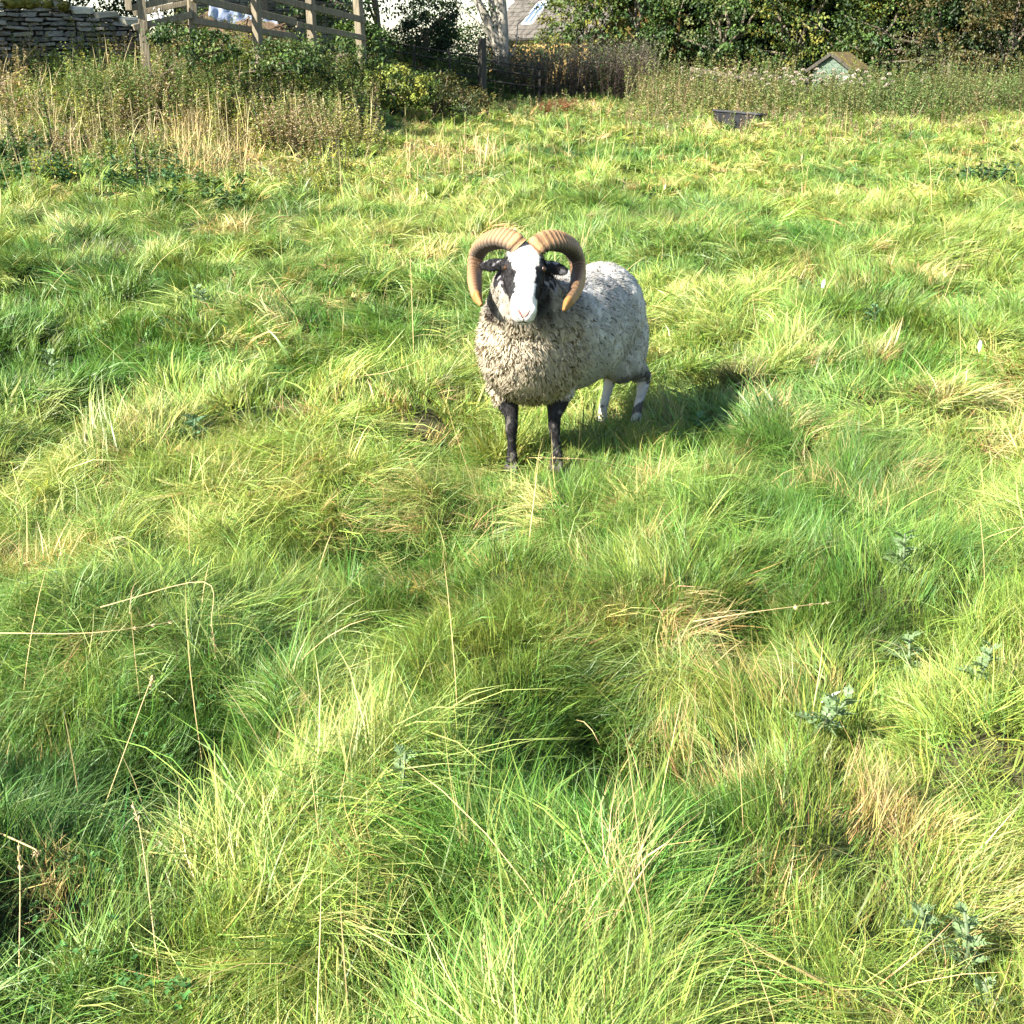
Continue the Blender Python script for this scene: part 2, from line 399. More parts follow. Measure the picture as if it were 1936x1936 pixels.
def sward(n, y0, y1, expo, seed, layer, protos, size0, sizeg, bake=0, side=0.0):
    r = np.random.default_rng(seed); M = int(n * 2.6)
    q = 2 - expo; yy = (y0 ** q + r.random(M) * (y1 ** q - y0 ** q)) ** (1 / q)
    xx = (r.random(M) - .5) * (1.0 * yy + 1.2)
    if side: xx = np.where(r.random(M) < .5, -1, 1) * (.5 * yy + .55 + side * r.random(M))      # the field going on to either side
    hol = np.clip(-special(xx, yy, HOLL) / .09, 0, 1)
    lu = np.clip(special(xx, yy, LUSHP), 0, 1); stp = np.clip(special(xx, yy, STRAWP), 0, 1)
    lush_shade = np.clip((fbm(xx * .7, yy * .7, 41, 3) - .43) * 4.5, 0, 1)
    lush_shade = np.clip(lush_shade * .8 + lu + .5 * hol - .6 * stp, 0, 1)  # lush growth, plus darker green in hollows standing in for their shade
    thick = fbm(xx * 1.9, yy * 1.9, 81, 3)
    if layer == 'laid': pk = np.clip(1.2 - .80 * hol - .40 * lu, .15, 1) * np.clip((thick - .38) * 5, .10, 1)
    else:
        sx, sy = grad_bump(xx, yy, .05); pk = .5 + .5 * np.clip(np.hypot(sx, sy) / .8, 0, 1)
    far = sstep(9, 15, yy); pk = pk * (1 - far) + .9 * far
    pk = pk * np.where(base_h(xx, yy) > .75, .5, 1)
    keep = r.random(M) < pk
    xx, yy, hol, lu, stp, lush_shade = [a[keep][:n] for a in (xx, yy, hol, lu, stp, lush_shade)]; N = len(xx)
    dx, dy = grad_bump(xx, yy, .05)
    ang = 5.4 * (fbm(xx * 1.35, yy * 1.35, 21, 2) - .5) * math.pi + R(200)
    th = np.arctan2(np.sin(ang) * .5 - dy * .42, np.cos(ang) * .5 - dx * .42) + r.normal(0, .30, N)
    lay = np.clip(.72 + 1.7 * (fbm(xx * 1.7, yy * 1.7, 31, 2) - .5) - .6 * hol - .35 * lu + r.normal(0, .15, N), 0, 1)
    c = mixc(YEL, GREEN, np.clip(lush_shade * .9 + r.normal(0, .17, N), 0, 1))
    c = mixc(c, LUSH, np.clip(lu * .7 * r.random(N) * 1.4, 0, .9))
    if layer == 'laid': c = mixc(c, PALE, (r.random(N) < .34 * lay + .12) * (1 - .7 * lush_shade) * r.uniform(.4, 1.0, N))
    else: c = mixc(c, GREEN, .30 * r.random(N))
    c = mixc(c, BLUE, (vnoise(xx * .9, yy * .9, 51) > .68) * lush_shade * .35)
    sp = np.clip(stp * .85 + .008 + .07 * sstep(14, 24, yy) + .14 * (fbm(xx * .8, yy * .8, 61, 2) > .62), 0, .9) * (1 if layer == 'laid' else .55)
    c = np.where((r.random(N) < sp)[:, None], mixc(STRAW, PALE, r.random(N) * .7), c)
    c = c * r.uniform(.78, 1.2, (N, 1)) * (1 + .2 * (lay - .5))[:, None]
    size = (size0 + sizeg * np.sqrt(yy)) * r.uniform(.7, 1.3, N) * np.where(r.random(N) < .10, 1.35, 1)
    zs = (1 + .5 * lu * (layer == 'turf')) * r.uniform(.8, 1.2, N)
    for fx, fy in RAM_FEET:
        near = np.hypot(xx - fx, yy - fy + .06) < (.17 if layer == 'laid' else .11); kk = .62 if fy < 5.2 else .9; zs = np.where(near, zs * kk, zs); size = np.where(near, size * (kk + .1), size)
    # tuft frame: z leans with the slope, x along the lay
    k = .75; nz = np.stack([-dx * k, -dy * k, np.ones(N)], 1); nz /= np.linalg.norm(nz, axis=1, keepdims=True)
    xv = np.stack([np.cos(th), np.sin(th), np.zeros(N)], 1); xv -= nz * (xv * nz).sum(1, keepdims=True); xv /= np.linalg.norm(xv, axis=1, keepdims=True)
    yv = np.cross(nz, xv)
    rot = np.stack([np.arctan2(yv[:, 2], nz[:, 2]), -np.arcsin(np.clip(xv[:, 2], -1, 1)), np.arctan2(xv[:, 1], xv[:, 0])], 1)
    nk = len(protos); idx = np.clip((lay * nk + r.normal(0, .8, N)).astype(int), 0, nk - 1) if layer == 'laid' else r.integers(0, nk, N)
    pts = np.stack([xx, yy, ground_h(xx, yy)], 1)
    if bake:                                             # nearest grass: every blade rooted on the ground itself
        out = Cloud(); bv = 2 * bake + 1
        for j, p in enumerate(protos):
            w = np.nonzero(idx == j)[0]
            if not len(w): continue
            pv = np.concatenate(p.V).astype(float); pc_ = np.concatenate(p.C); m = len(pv)
            sc = np.stack([size[w], size[w], size[w] * zs[w]], 1)
            L = pv[None] * sc[:, None]
            W = L[..., :1] * xv[w][:, None] + L[..., 1:2] * yv[w][:, None] + L[..., 2:] * nz[w][:, None] + pts[w][:, None]
            B = W.reshape(-1, bv, 3); rt = (B[:, 0] + B[:, 1]) / 2
            B[:, :, 2] += (ground_h(rt[:, 0], rt[:, 1]) - .015 - rt[:, 2])[:, None]
            o_ = (np.arange(len(w)) * m)[:, None, None]
            q_ = (np.concatenate(p.Q)[None] + o_).reshape(-1, 4) if p.Q else None
            out.add(B.reshape(-1, 3), q_, (np.concatenate(p.T)[None] + o_).reshape(-1, 3), (pc_[None] * c[w][:, None]).reshape(-1, 3))
        link('meadow_grass', out.build('meadow_grass'), M_GRASS, kind='stuff'); return
    V = [pts]; T = []; Q = []; Cc = [np.ones((N, 3))]; kid = [idx]; off = N
    for j, p in enumerate(protos):
        pv = np.concatenate(p.V); V.append(pv); Cc.append(np.concatenate(p.C)); kid.append(np.full(len(pv), j))
        if p.Q: Q.append(np.concatenate(p.Q) + off)
        T.append(np.concatenate(p.T) + off); off += len(pv)
    me = mesh_np('meadow_grass', np.concatenate(V), np.concatenate(Q) if Q else None, np.concatenate(T), np.concatenate(Cc))
    nv = off; pad = lambda a: np.concatenate([a, np.zeros((nv - N,) + a.shape[1:])])
    def put(name, typ, arr, key): a = me.attributes.new(name, typ, 'POINT'); a.data.foreach_set(key, np.ascontiguousarray(arr).ravel())
    put('spot', 'BOOLEAN', np.arange(nv) < N, 'value'); put('kind_id', 'INT', np.concatenate(kid).astype(np.int32), 'value')
    put('rot', 'FLOAT_VECTOR', pad(rot).astype(np.float32), 'vector'); put('size', 'FLOAT_VECTOR', pad(np.stack([size, size, size * zs], 1)).astype(np.float32), 'vector')
    put('tint', 'FLOAT_VECTOR', pad(c).astype(np.float32), 'vector')
    o = link('meadow_grass', me, M_SWARD, kind='stuff'); md = o.modifiers.new('tufts', 'NODES'); md.node_group = GN_TUFTS
rp = np.random.default_rng(303)
def laid_set(n, wid, nseg, spread=.050, k=10): return [tuft_proto(rp, n, spread, (.115 + .08 * j / (k - 1)), wid, 16 + 50 * j / (k - 1), 58 + 46 * j / (k - 1), .32, .14, nseg, .10) for j in range(k)]
def turf_set(n, wid, nseg, spread=.055, k=6): return [tuft_proto(rp, n, spread, .085, wid, 14, 52, 1.3, .3, nseg, .08, 4) for j in range(k)]
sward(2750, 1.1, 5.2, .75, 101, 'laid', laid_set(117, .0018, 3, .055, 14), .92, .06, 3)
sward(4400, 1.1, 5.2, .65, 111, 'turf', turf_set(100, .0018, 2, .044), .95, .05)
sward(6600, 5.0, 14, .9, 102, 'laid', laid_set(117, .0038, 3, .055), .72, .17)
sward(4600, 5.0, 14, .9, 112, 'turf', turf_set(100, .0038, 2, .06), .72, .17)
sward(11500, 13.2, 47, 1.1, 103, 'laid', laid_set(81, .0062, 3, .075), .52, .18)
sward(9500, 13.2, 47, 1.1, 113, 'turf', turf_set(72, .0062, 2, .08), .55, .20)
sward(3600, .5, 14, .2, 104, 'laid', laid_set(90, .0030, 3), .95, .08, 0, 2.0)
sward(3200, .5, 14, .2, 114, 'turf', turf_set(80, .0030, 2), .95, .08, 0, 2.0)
# ------------------------------------------------------------------ materials of the background
M_BARK = mat_noise('bark', (.07, .055, .04), (.20, .165, .12), 6, .9, .8, stretch=(4, 4, 1))
M_PALEBARK = mat_noise('pale_bark', (.16, .14, .11), (.38, .35, .29), 5, .9, .8, stretch=(3, 3, .8))
M_STONE = mat_noise('limestone', (.075, .072, .058), (.20, .19, .155), 7, .95, .7, attr=True, c3=(.20, .20, .16), s3=4)
M_CAP = mat_noise('cap_stone', (.20, .19, .14), (.34, .32, .24), 7, .95, .7, attr=True)
M_CORE = mat_noise('wall_core', (.03, .028, .022), (.05, .045, .035), 4, 1, .4)
M_MOSS = mat_noise('moss', (.05, .055, .010), (.15, .135, .02), 14, 1, .9)
M_TIMBER = mat_noise('weathered_timber', (.095, .080, .054), (.20, .17, .118), 5, .85, .6, stretch=(6, 6, .7))
M_DARKTIMBER = mat_noise('dark_timber', (.030, .027, .021), (.075, .068, .054), 5, .9, .6, stretch=(6, 6, .7))
M_IRON = mat_noise('rusty_iron', (.014, .014, .013), (.04, .034, .028), 12, .7, .3)
M_SHEET = mat_noise('plastic_sheet', (.16, .19, .26), (.28, .32, .39), 4, .35, .5, spec=.5)
M_WHITE = mat_noise('white_plastic', (.74, .73, .72), (.85, .84, .82), 6, .4, .4, spec=.4)
M_HEAP = mat_noise('brushwood', (.05, .035, .022), (.17, .115, .07), 5, 1, 1.0)
M_BLACKPL = mat_noise('black_plastic', (.006, .0065, .008), (.020, .022, .026), 8, .5, .2, spec=.5)
M_GREENWOOD = mat_noise('faded_green_paint', (.075, .11, .085), (.12, .16, .125), 4, .85, .4, stretch=(1, 1, 5))
M_ROOFMOSS = mat_noise('mossy_felt', (.08, .055, .035), (.16, .115, .04), 5, 1, .8, c3=(.17, .15, .02), s3=3)
M_SLATE = mat_noise('stone_slate', (.060, .053, .045), (.108, .097, .082), 2.5, .95, .7, c3=(.045, .040, .034), s3=3)
M_YSTONE = mat_noise('yellow_stone', (.24, .145, .045), (.38, .25, .09), 3, .95, .6)
M_GLASS = mat_noise('window_glass', (.045, .07, .12), (.08, .11, .17), 1, .25, 0, spec=.3)
M_FRAME = mat_noise('white_frame', (.50, .50, .48), (.60, .60, .58), 4, .5, .1)

# ------------------------------------------------------------------ trees and shrubs
PAL = {
 'mid': [(0.0328, 0.0697, 0.0148), (0.0508, 0.0943, 0.0197), (0.0779, 0.1189, 0.0246), (0.0213, 0.0451, 0.0115)],
 'yellow': [(0.06, 0.096, 0.016), (0.1, 0.12, 0.02), (0.036, 0.068, 0.0144), (0.136, 0.132, 0.024)],
 'dark': [(.014, .032, .012), (.022, .045, .015), (.030, .058, .018)],
 'hawthorn': [(0.045, 0.0615, 0.018), (0.0713, 0.0713, 0.021), (0.0863, 0.066, 0.024), (0.0315, 0.048, 0.015), (0.1125, 0.09, 0.0263)],
 'ivy': [(.045, .085, .020), (.07, .12, .025), (.10, .12, .04), (.03, .06, .015)],
 'gold': [(.25, .25, .045), (.19, .22, .04), (.11, .16, .03), (.06, .10, .022), (.12, .15, .035)],
}
def crown_cloud(blobs, nclump, per, leaf, pal, seed, rc=.34, inner=.62, colour_jit=.16):
    r = np.random.default_rng(seed); cl = Cloud()
    vol = np.array([b[1][0] * b[1][1] * b[1][2] for b in blobs]) ** .67
    which = r.choice(len(blobs), nclump, p=vol / vol.sum())
    cen = np.array([tuple(b[0]) for b in blobs])[which]; rad = np.array([b[1] for b in blobs])[which]
    d = rdir(nclump, r); rr = r.uniform(inner, 1.06, nclump) ** .6 * (.80 + .40 * vnoise(d[:, 0] * 2.4 + seed, d[:, 2] * 2.4 + d[:, 1] * 1.7, seed))
    cc = cen + d * rad * rr[:, None]
    pal = np.array(PAL[pal]); pc_ = pal[r.integers(0, len(pal), nclump)] * r.uniform(.42, 1.45, (nclump, 1))  # random clump brightness puts sunlit lumps and dark gaps into the leaf colour
    rcs = rc * r.uniform(.6, 1.35, nclump)
    N = nclump * per; idx = np.repeat(np.arange(nclump), per)
    o = rdir(N, r) * (r.random(N) ** .45)[:, None] * rcs[idx][:, None] * np.array((1, 1, .62))
    pos = cc[idx] + o
    dirs = rdir(N, r) * .8 + d[idx] * .6 + np.array((0, 0, -.45))
    nrm = rdir(N, r) * .55 + d[idx] * .35 + np.array((0, 0, .75))
    L = leaf * r.uniform(.65, 1.35, N)
    col = pc_[idx] * r.uniform(1 - colour_jit, 1 + colour_jit, (N, 1))
    leaves(cl, pos, dirs, nrm, L, L * r.uniform(.55, .8, N), col)
    return cl, cc
def limb_set(cl, base, tops, r0, col, seed, bend=.25, gnarl=.12):
    r = random.Random(seed); base = Vector(base)
    for t in tops:
        t = Vector(t); n = 7; pts = []; rad = []
        for i in range(n):
            f = i / (n - 1); p = base.lerp(t, f)
            k = math.sin(f * math.pi)
            p += Vector((r.uniform(-1, 1), r.uniform(-1, 1), r.uniform(-.4, .4))) * gnarl * k * (t - base).length * .5
            pts.append(p); rad.append(r0 * (1 - .8 * f))
        cl.tube(pts, rad, col, 8)
def tree(name, label, base, trunk_h, blobs, nclump, per, leaf, pal, seed, r0=.10, group='trees and tall shrubs along the far edge of the field', bark=None, rc=.34, cat='tree', lean=(0, 0), nlimb=7):
    bx, by = base; bz = gh(bx, by) - .05
    root = thing(name, label, cat, (bx, by, bz), 0, group); O = (bx, by, bz)
    cl, cc = crown_cloud(blobs, nclump, per, leaf, pal, seed, rc)
    link('crown', cl.build('crown', origin=O), M_LEAF, root)
    tk = Cloud(); fork = Vector((bx + lean[0], by + lean[1], bz + trunk_h))
    pts = [Vector(O).lerp(fork, f) + Vector((math.sin(f * 5 + seed) * .05 * trunk_h * .4, math.cos(f * 4 + seed) * .03, 0)) * min(1, f * 3) for f in (0, .2, .4, .6, .8, 1)]
    tk.tube(pts, [r0 * 1.35, r0 * 1.05, r0 * .95, r0 * .9, r0 * .85, r0 * .7], (.2, .2, .2), 9)
    rr = random.Random(seed)
    tops = [Vector(tuple(cc[rr.randrange(len(cc))])) for _ in range(nlimb)]
    limb_set(tk, pts[-1], tops, r0 * .62, (.2, .2, .2), seed)
    limb_set(tk, pts[2], [Vector(tuple(cc[rr.randrange(len(cc))])) for _ in range(2)], r0 * .4, (.2, .2, .2), seed + 3)
    link('trunk', tk.build('trunk', origin=O), bark or M_BARK, root)
    return root
def blob(px, py, Y, rx, ry, rz): return (P(px, py, Y), (rx, ry, rz))
# the hedge line on the right, left to right
tree('broadleaf_tree', 'yellowish green bushy tree beside the stone cottage roof', (2.9, 45.5), 1.2,
     [blob(1112, 40, 45, 1.45, 1.6, 1.4), (Vector((3.2, 46, 5.4)), (1.9, 1.9, 2.2)), blob(1050, 82, 44.5, .75, .8, .42)], 419, 22, .115, 'yellow', 31)
tree('broadleaf_tree', 'dark green large leaved tree left of the orange leaved tree', (4.4, 45.0), 1.2,
     [blob(1180, 40, 44.5, 1.6, 1.6, 1.5), (Vector((4.4, 46, 5.6)), (2.2, 1.9, 2.4))], 419, 20, .13, 'mid', 32)
tree('broadleaf_tree', 'dark tree with a few orange leaves right of the outbuilding roof', (6.9, 43.5), 1.1,
     [blob(1310, 62, 43.5, 1.8, 1.5, 1.5), (Vector((8.0, 45, 5.0)), (2.3, 1.9, 2.3))], 419, 20, .11, 'ivy', 33)
tree('broadleaf_tree', 'dense green tree behind the fallen timber rail', (9.3, 43.5), 1.1,
     [blob(1430, 55, 43, 2.0, 1.6, 1.8), (Vector((9.3, 44, 5.4)), (2.6, 2.0, 2.5))], 459, 22, .11, 'mid', 34)
tree('broadleaf_tree', 'yellow green tree with arching boughs directly behind the green hen house', (11.8, 43.0), 1.2,
     [blob(1555, 45, 42.5, 2.2, 1.6, 1.7), (Vector((11.8, 44, 5.2)), (2.6, 2.0, 2.5)), blob(1590, 75, 41.5, 1.0, .8, .5)], 479, 22, .11, 'yellow', 35)
tree('broadleaf_tree', 'deep green tree right of the green hen house', (13.6, 41.5), 1.1,
     [blob(1680, 60, 41, 1.7, 1.4, 2.1), (Vector((13.9, 42, 5.0)), (2.3, 1.9, 2.3)), blob(1650, 125, 40.5, .9, .7, .6)], 479, 22, .105, 'mid', 36)
tree('hawthorn_tree', 'brownish hawthorn tree behind the tall white fence post', (14.8, 39.5), 1.0,
     [blob(1800, 75, 39, 1.7, 1.5, 1.9), (Vector((15.3, 40.5, 4.6)), (2.2, 1.9, 2.3)), blob(1790, 140, 38.5, 1.2, .9, .8)], 559, 22, .085, 'hawthorn', 37)
tree('hawthorn_tree', 'brown and yellow hawthorn tree at the far right edge', (16.6, 38.5), 1.0,
     [blob(1915, 80, 38, 1.8, 1.5, 2.1), (Vector((17, 39.5, 4.7)), (2.2, 1.9, 2.3)), blob(1900, 160, 37.5, 1.5, .9, .8)], 559, 22, .085, 'hawthorn', 38)
tree('broadleaf_tree', 'green tree beyond the far right hawthorn', (19.5, 39), 1.0, [(Vector((19.5, 39, 2.8)), (1.9, 1.7, 2.6))], 300, 20, .11, 'mid', 39)
for i, (x, y, lab) in enumerate([(7.2, 48.5, 'dark tree filling the gap behind the orange leaved tree'), (10.6, 48.0, 'dark tree filling the gap behind the fallen timber rail'), (13.4, 47.0, 'dark tree filling the gap above the hen house roof'),
                                 (16.2, 45.0, 'dark tree filling the gap behind the hawthorns'), (19.2, 44.0, 'dark tree behind the far right hawthorn'), (14.9, 49.0, 'dark tree standing farthest back behind the two hawthorns'), (17.9, 47.5, 'dark tree farthest back at the right edge'), (11.7, 49.8, 'dark tree farthest back above the left slope of the hen house roof'), (9.0, 49.6, 'dark tree farthest back above the dark low rail')]):
    tree('dark_tree', lab, (x, y), .8, [(Vector((x, y, 2.2)), (2.1, 1.0, 2.4)), (Vector((x + .4, y, 4.6)), (2.2, 1.2, 2.2))], 620, 18, .20, 'dark', 200 + i, rc=.6, nlimb=4)
# middle and left
tree('holly_tree', 'round dark evergreen tree in front of the sky gaps', (-2.35, 36), 1.2,
     [blob(818, 38, 36, .78, .8, .80), blob(800, 72, 36, .75, .8, .62), blob(832, 12, 36, .5, .5, .5)], 330, 26, .065, 'dark', 41, r0=.10, rc=.20)
tree('gnarled_tree', 'gnarled thin tree with twisting grey trunk left of the dark evergreen', (-3.3, 34), 2.3,
     [blob(735, -40, 34, 1.5, 1.2, 1.1), (P(770, -120, 34), (2.1, 1.6, 1.5)), (Vector((-3.2, 33.3, 7.0)), (2.5, 1.9, 1.7)), blob(705, 5, 33.6, .45, .4, .5)], 330, 18, .085, 'ivy', 42, r0=.09, bark=M_BARK, lean=(-.35, .1), nlimb=12)
pt_ = tree('pale_tree', 'grey double trunked tree in front of the stone cottage', (-.42, 38), 1.3,
     [blob(885, 0, 38, .55, .6, .55), (P(930, -120, 38.5), (2.4, 1.8, 1.7)), blob(880, 62, 38, .6, .5, .38), blob(925, 40, 37.8, .28, .3, .3)], 210, 18, .085, 'ivy', 43, r0=.06, bark=M_PALEBARK, nlimb=4)
tk = Cloud(); PO = Vector(pt_.location); W3 = (.2, .2, .2)
for pth, rr_ in (([(947, 150), (944, 100), (935, 62), (915, 25), (893, -15), (880, -60)], [.21, .17, .155, .12, .10, .07]), ([(936, 64), (938, 40), (930, 15), (928, -30), (915, -80)], [.11, .10, .09, .08, .05]),
                 ([(955, 150), (953, 95), (950, 50), (949, 20), (946, -20), (955, -110)], [.15, .155, .165, .15, .16, .10]), ([(948, 88), (930, 82), (918, 76)], [.06, .05, .04])):
    tk.tube([P(a_, b_, 38) - PO for a_, b_ in pth], rr_, W3, 9)
link('trunk', tk.build('trunk'), M_PALEBARK, pt_)
tree('broadleaf_tree', 'ivy covered tree with bare twigs behind the timber fence', (-5.6, 30), 2.0,
     [blob(620, -10, 30, 1.2, 1.0, .75), (Vector((-5.4, 30.4, 5.2)), (2.6, 2.2, 2.0)), (Vector((-6.4, 32.6, 7.2)), (2.7, 2.0, 1.7)), blob(655, 38, 29.5, .55, .5, .5)], 560, 20, .10, 'ivy', 44, r0=.14, nlimb=16)
tree('broadleaf_tree', 'tall dark trunked tree behind the dry stone wall', (-9.4, 27.4), 3.0,
     [(Vector((-9.3, 27.8, 6.6)), (3.0, 2.6, 2.2)), (Vector((-8.2, 27.5, 5.0)), (1.8, 1.6, 1.0))], 520, 20, .11, 'mid', 45, r0=.17)
tree('broadleaf_tree', 'dark spreading tree at the left end behind the wall', (-12.3, 26.5), 2.4,
     [(Vector((-12.3, 26.8, 6.0)), (2.8, 2.4, 2.6)), (Vector((-10.9, 25.6, 4.9)), (1.8, 1.6, 1.1))], 479, 20, .11, 'mid', 46, r0=.17)
tree('broadleaf_tree', 'dark tree showing above the plastic sheet heap', (-7.3, 31), 2.2,
     [(Vector((-7.2, 31.2, 6.2)), (2.8, 2.4, 2.2))], 419, 20, .11, 'mid', 47, r0=.15)
tree('broadleaf_tree', 'unseen tree added beyond the left end of the dry stone wall to shade it', (-14.8, 19.6), 3.6,
     [(Vector((-14.6, 19.7, 7.1)), (2.3, 1.4, 1.2)), (Vector((-13.4, 20.5, 7.1)), (1.8, 1.3, 1.2)), (Vector((-16.2, 19.2, 7.2)), (1.8, 1.4, 1.3))], 620, 20, .13, 'mid', 61, r0=.16)  # out of view, added so that its crown shades the wall face
tree('evergreen_hedge', 'dark evergreen hedge behind the dry stone wall', (-10.2, 28.9), 1.0,
     [blob(20, 5, 28.5, 1.5, .7, 1.1), blob(140, 8, 28.8, 1.5, .7, 1.0), blob(235, 15, 29, 1.0, .7, .9)], 419, 22, .08, 'dark', 48, cat='hedge', rc=.3)
SHR = 'shrubs in the shade below the middle trees'
tree('shrub', 'dark shrub under the round evergreen tree', (-2.3, 39.5), .5, [blob(800, 112, 39, 1.5, .8, .7)], 170, 20, .085, 'dark', 51, r0=.05, group=SHR, cat='shrub')
tree('shrub', 'dark green shrub behind the iron fence left of the pale double trunk', (-.9, 40.5), .5, [blob(890, 100, 40, 1.3, .8, .75)], 170, 20, .085, 'dark', 52, r0=.05, group=SHR, cat='shrub')
tree('shrub', 'green shrub at the foot of the rightmost timber fence post', (-3.7, 27.8), .5, [blob(705, 85, 27.6, .42, .4, .42), blob(668, 72, 27.4, .3, .3, .35)], 90, 20, .075, 'mid', 53, r0=.04, group=SHR, cat='shrub', rc=.2)
tree('shrub', 'leafy green shrub under the cottage eaves', (.35, 42), .5, [blob(985, 118, 41, 1.0, .8, .5)], 120, 20, .085, 'mid', 54, r0=.05, group=SHR, cat='shrub')
tree('shrub', 'bright yellow green leafed bush at the foot of the bank', (-2.75, 26.4), .35,
     [blob(738, 160, 26, .75, .6, .42), blob(690, 150, 26, .45, .5, .36), blob(790, 165, 25.8, .42, .4, .34)], 190, 24, .06, 'gold', 55, r0=.04, group='bushes on the bank', cat='bush', rc=.17)
tree('shrub', 'olive green bush just right of the yellow bush', (-1.6, 26.6), .3, [blob(835, 170, 26.4, .55, .5, .34), blob(880, 190, 26.2, .5, .4, .22)], 110, 22, .055, 'hawthorn', 56, r0=.04, group='bushes on the bank', cat='bush', rc=.17)
tree('shrub', 'green bramble bush hanging over the lower fence rail', (-6.0, 21.6), .4, [blob(325, 62, 21.6, .36, .22, .12), blob(395, 92, 21.3, .42, .35, .25), blob(292, 62, 21.5, .14, .15, .12)], 80, 20, .06, 'mid', 57, r0=.012, group='bushes on the bank', cat='bush', rc=.17)
tree('shrub', 'dense green bush below the third fence post', (-4.7, 22.6), .4, [blob(530, 112, 22.6, .7, .5, .34), blob(610, 112, 23.2, .7, .5, .36)], 150, 20, .06, 'ivy', 58, r0=.012, group='bushes on the bank', cat='bush', rc=.18)

# ------------------------------------------------------------------ dry stone wall
STONE = []
for k in range(9):
    bm = bmesh.new(); bm_box(bm, (0, 0, 0), (1, 1, 1), None, .12, .13); STONE.append(bm_mesh('stone', bm)); STONE[-1].materials.append(M_STONE)
WA = P(-75, 60, 23.4); WB = P(262, 60, 25.0); wd = Vector((WB.x - WA.x, WB.y - WA.y, 0)); wlen = wd.length; wd.normalize(); wn_ = Vector((wd.y, -wd.x, 0))
wz0 = min(gh(WA.x, WA.y), gh(WB.x, WB.y)) - .1
wall = thing('dry_stone_wall', 'weathered dry stone wall with mossy cap stones at the top left', 'wall', (WA.x, WA.y, wz0))
ang_w = math.atan2(wd.y, wd.x)
def wall_top(s):                      # height of the coping along the wall
    px = np.interp(s / wlen, [0, 1], [-75, 262]); py = np.interp(px, [-75, 0, 60, 130, 190, 250, 270], [6, 10, 8, 14, 27, 40, 44])
    pt = WA + wd * s
    return P(px, py, pt.y).z
bm = bmesh.new()
for i in range(14):
    s0 = wlen * i / 14; s1 = wlen * (i + 1) / 14; top = min(wall_top(s0), wall_top(s1)) - .10
    c = wd * ((s0 + s1) / 2); bm_box(bm, (c.x - wn_.x * .20, c.y - wn_.y * .20, (top - wz0) / 2), (s1 - s0 + .0, .26, top - wz0), Matrix.Rotation(ang_w, 3, 'Z'))
link('core', bm_mesh('core', bm), M_CORE, wall)
zc = wz0 + .22; nst = 0
while zc < 3.0:
    hc = random.uniform(.062, .10); s = random.uniform(-.15, 0)
    while s < wlen:
        ln_ = random.uniform(.14, .40); sm = s + ln_ / 2
        if sm < wlen + .05 and zc + hc < wall_top(min(sm, wlen)) - .03 and nst < 292:
            o = bpy.data.objects.new('stone', random.choice(STONE)); COL.objects.link(o); o.parent = wall
            o.location = wd * sm + wn_ * random.uniform(-.05, .05) + Vector((0, 0, zc + hc / 2 - wz0 + random.uniform(-.012, .012)))
            o.scale = (ln_ - .012, .24, (hc - .008) * random.uniform(.6, 1.12)); o.rotation_euler = (random.uniform(-.06, .06), random.uniform(-.09, .09), ang_w + random.uniform(-.06, .06)); nst += 1
        s += ln_
    zc += hc
CAPM = []
for k in range(4):
    bm = bmesh.new(); bm_box(bm, (0, 0, 0), (1, 1, 1), None, .10, .15); CAPM.append(bm_mesh('cap_stone', bm)); CAPM[-1].materials.append(M_CAP)
s = 0; capn = 0
while s < wlen:
    ln_ = random.uniform(.26, .48); sm = min(s + ln_ / 2, wlen)
    o = bpy.data.objects.new('cap_stone', random.choice(CAPM)); COL.objects.link(o); o.parent = wall
    o.location = wd * sm - wn_ * .10 + Vector((0, 0, wall_top(sm) - .0 - wz0)); o.scale = (ln_, .42, random.uniform(.07, .13))
    o.rotation_euler = (random.uniform(-.1, .1), random.uniform(-.12, .12), ang_w + random.uniform(-.15, .15))
    s += ln_; capn += 1
for px, w in ((25, .5), (60, .42), (88, .30), (118, .26), (-20, .4)):
    sm = (px + 75) / 337 * wlen; bm = bmesh.new()
    bmesh.ops.create_icosphere(bm, subdivisions=3, radius=1, matrix=Matrix.Translation(wd * sm + wn_ * .02 + Vector((0, 0, wall_top(sm) + .01 - wz0))) @ Matrix.Rotation(ang_w, 4, 'Z') @ Matrix.Diagonal((w * .5, .17, .085, 1)))
    for v in bm.verts: v.co += Vector((random.uniform(-1, 1), random.uniform(-1, 1), random.uniform(-1, 1))) * .034
    link('moss', bm_mesh('moss', bm, True), M_MOSS, wall)
# darker rubble wall behind the timber fence
RA = P(345, 20, 28.6); RB = P(655, 20, 31.5); rd = Vector((RB.x - RA.x, RB.y - RA.y, 0)); rl_ = rd.length; rd.normalize(); rn = Vector((rd.y, -rd.x, 0)); rz = gh(RA.x, RA.y) - .3
rub = thing('rubble_wall', 'shaded rubble stone wall behind the timber fence', 'wall', (RA.x, RA.y, rz))
bm = bmesh.new(); bm_box(bm, (rd * rl_ / 2 - rn * .25 + Vector((0, 0, 1.1))), (rl_, .3, 2.2), Matrix.Rotation(math.atan2(rd.y, rd.x), 3, 'Z')); link('core', bm_mesh('core', bm), M_CORE, rub)
bm = bmesh.new(); z = .3
while z < 2.2:
    hc = random.uniform(.07, .11); s = 0
    while s < rl_:
        ln_ = random.uniform(.15, .4)
        bm_box(bm, rd * (s + ln_ / 2) + rn * random.uniform(-.05, -.01) + Vector((0, 0, z + hc / 2)), (ln_ - .015, .2, hc - .012), Matrix.Rotation(math.atan2(rd.y, rd.x), 3, 'Z'), .01)
        s += ln_
    z += hc
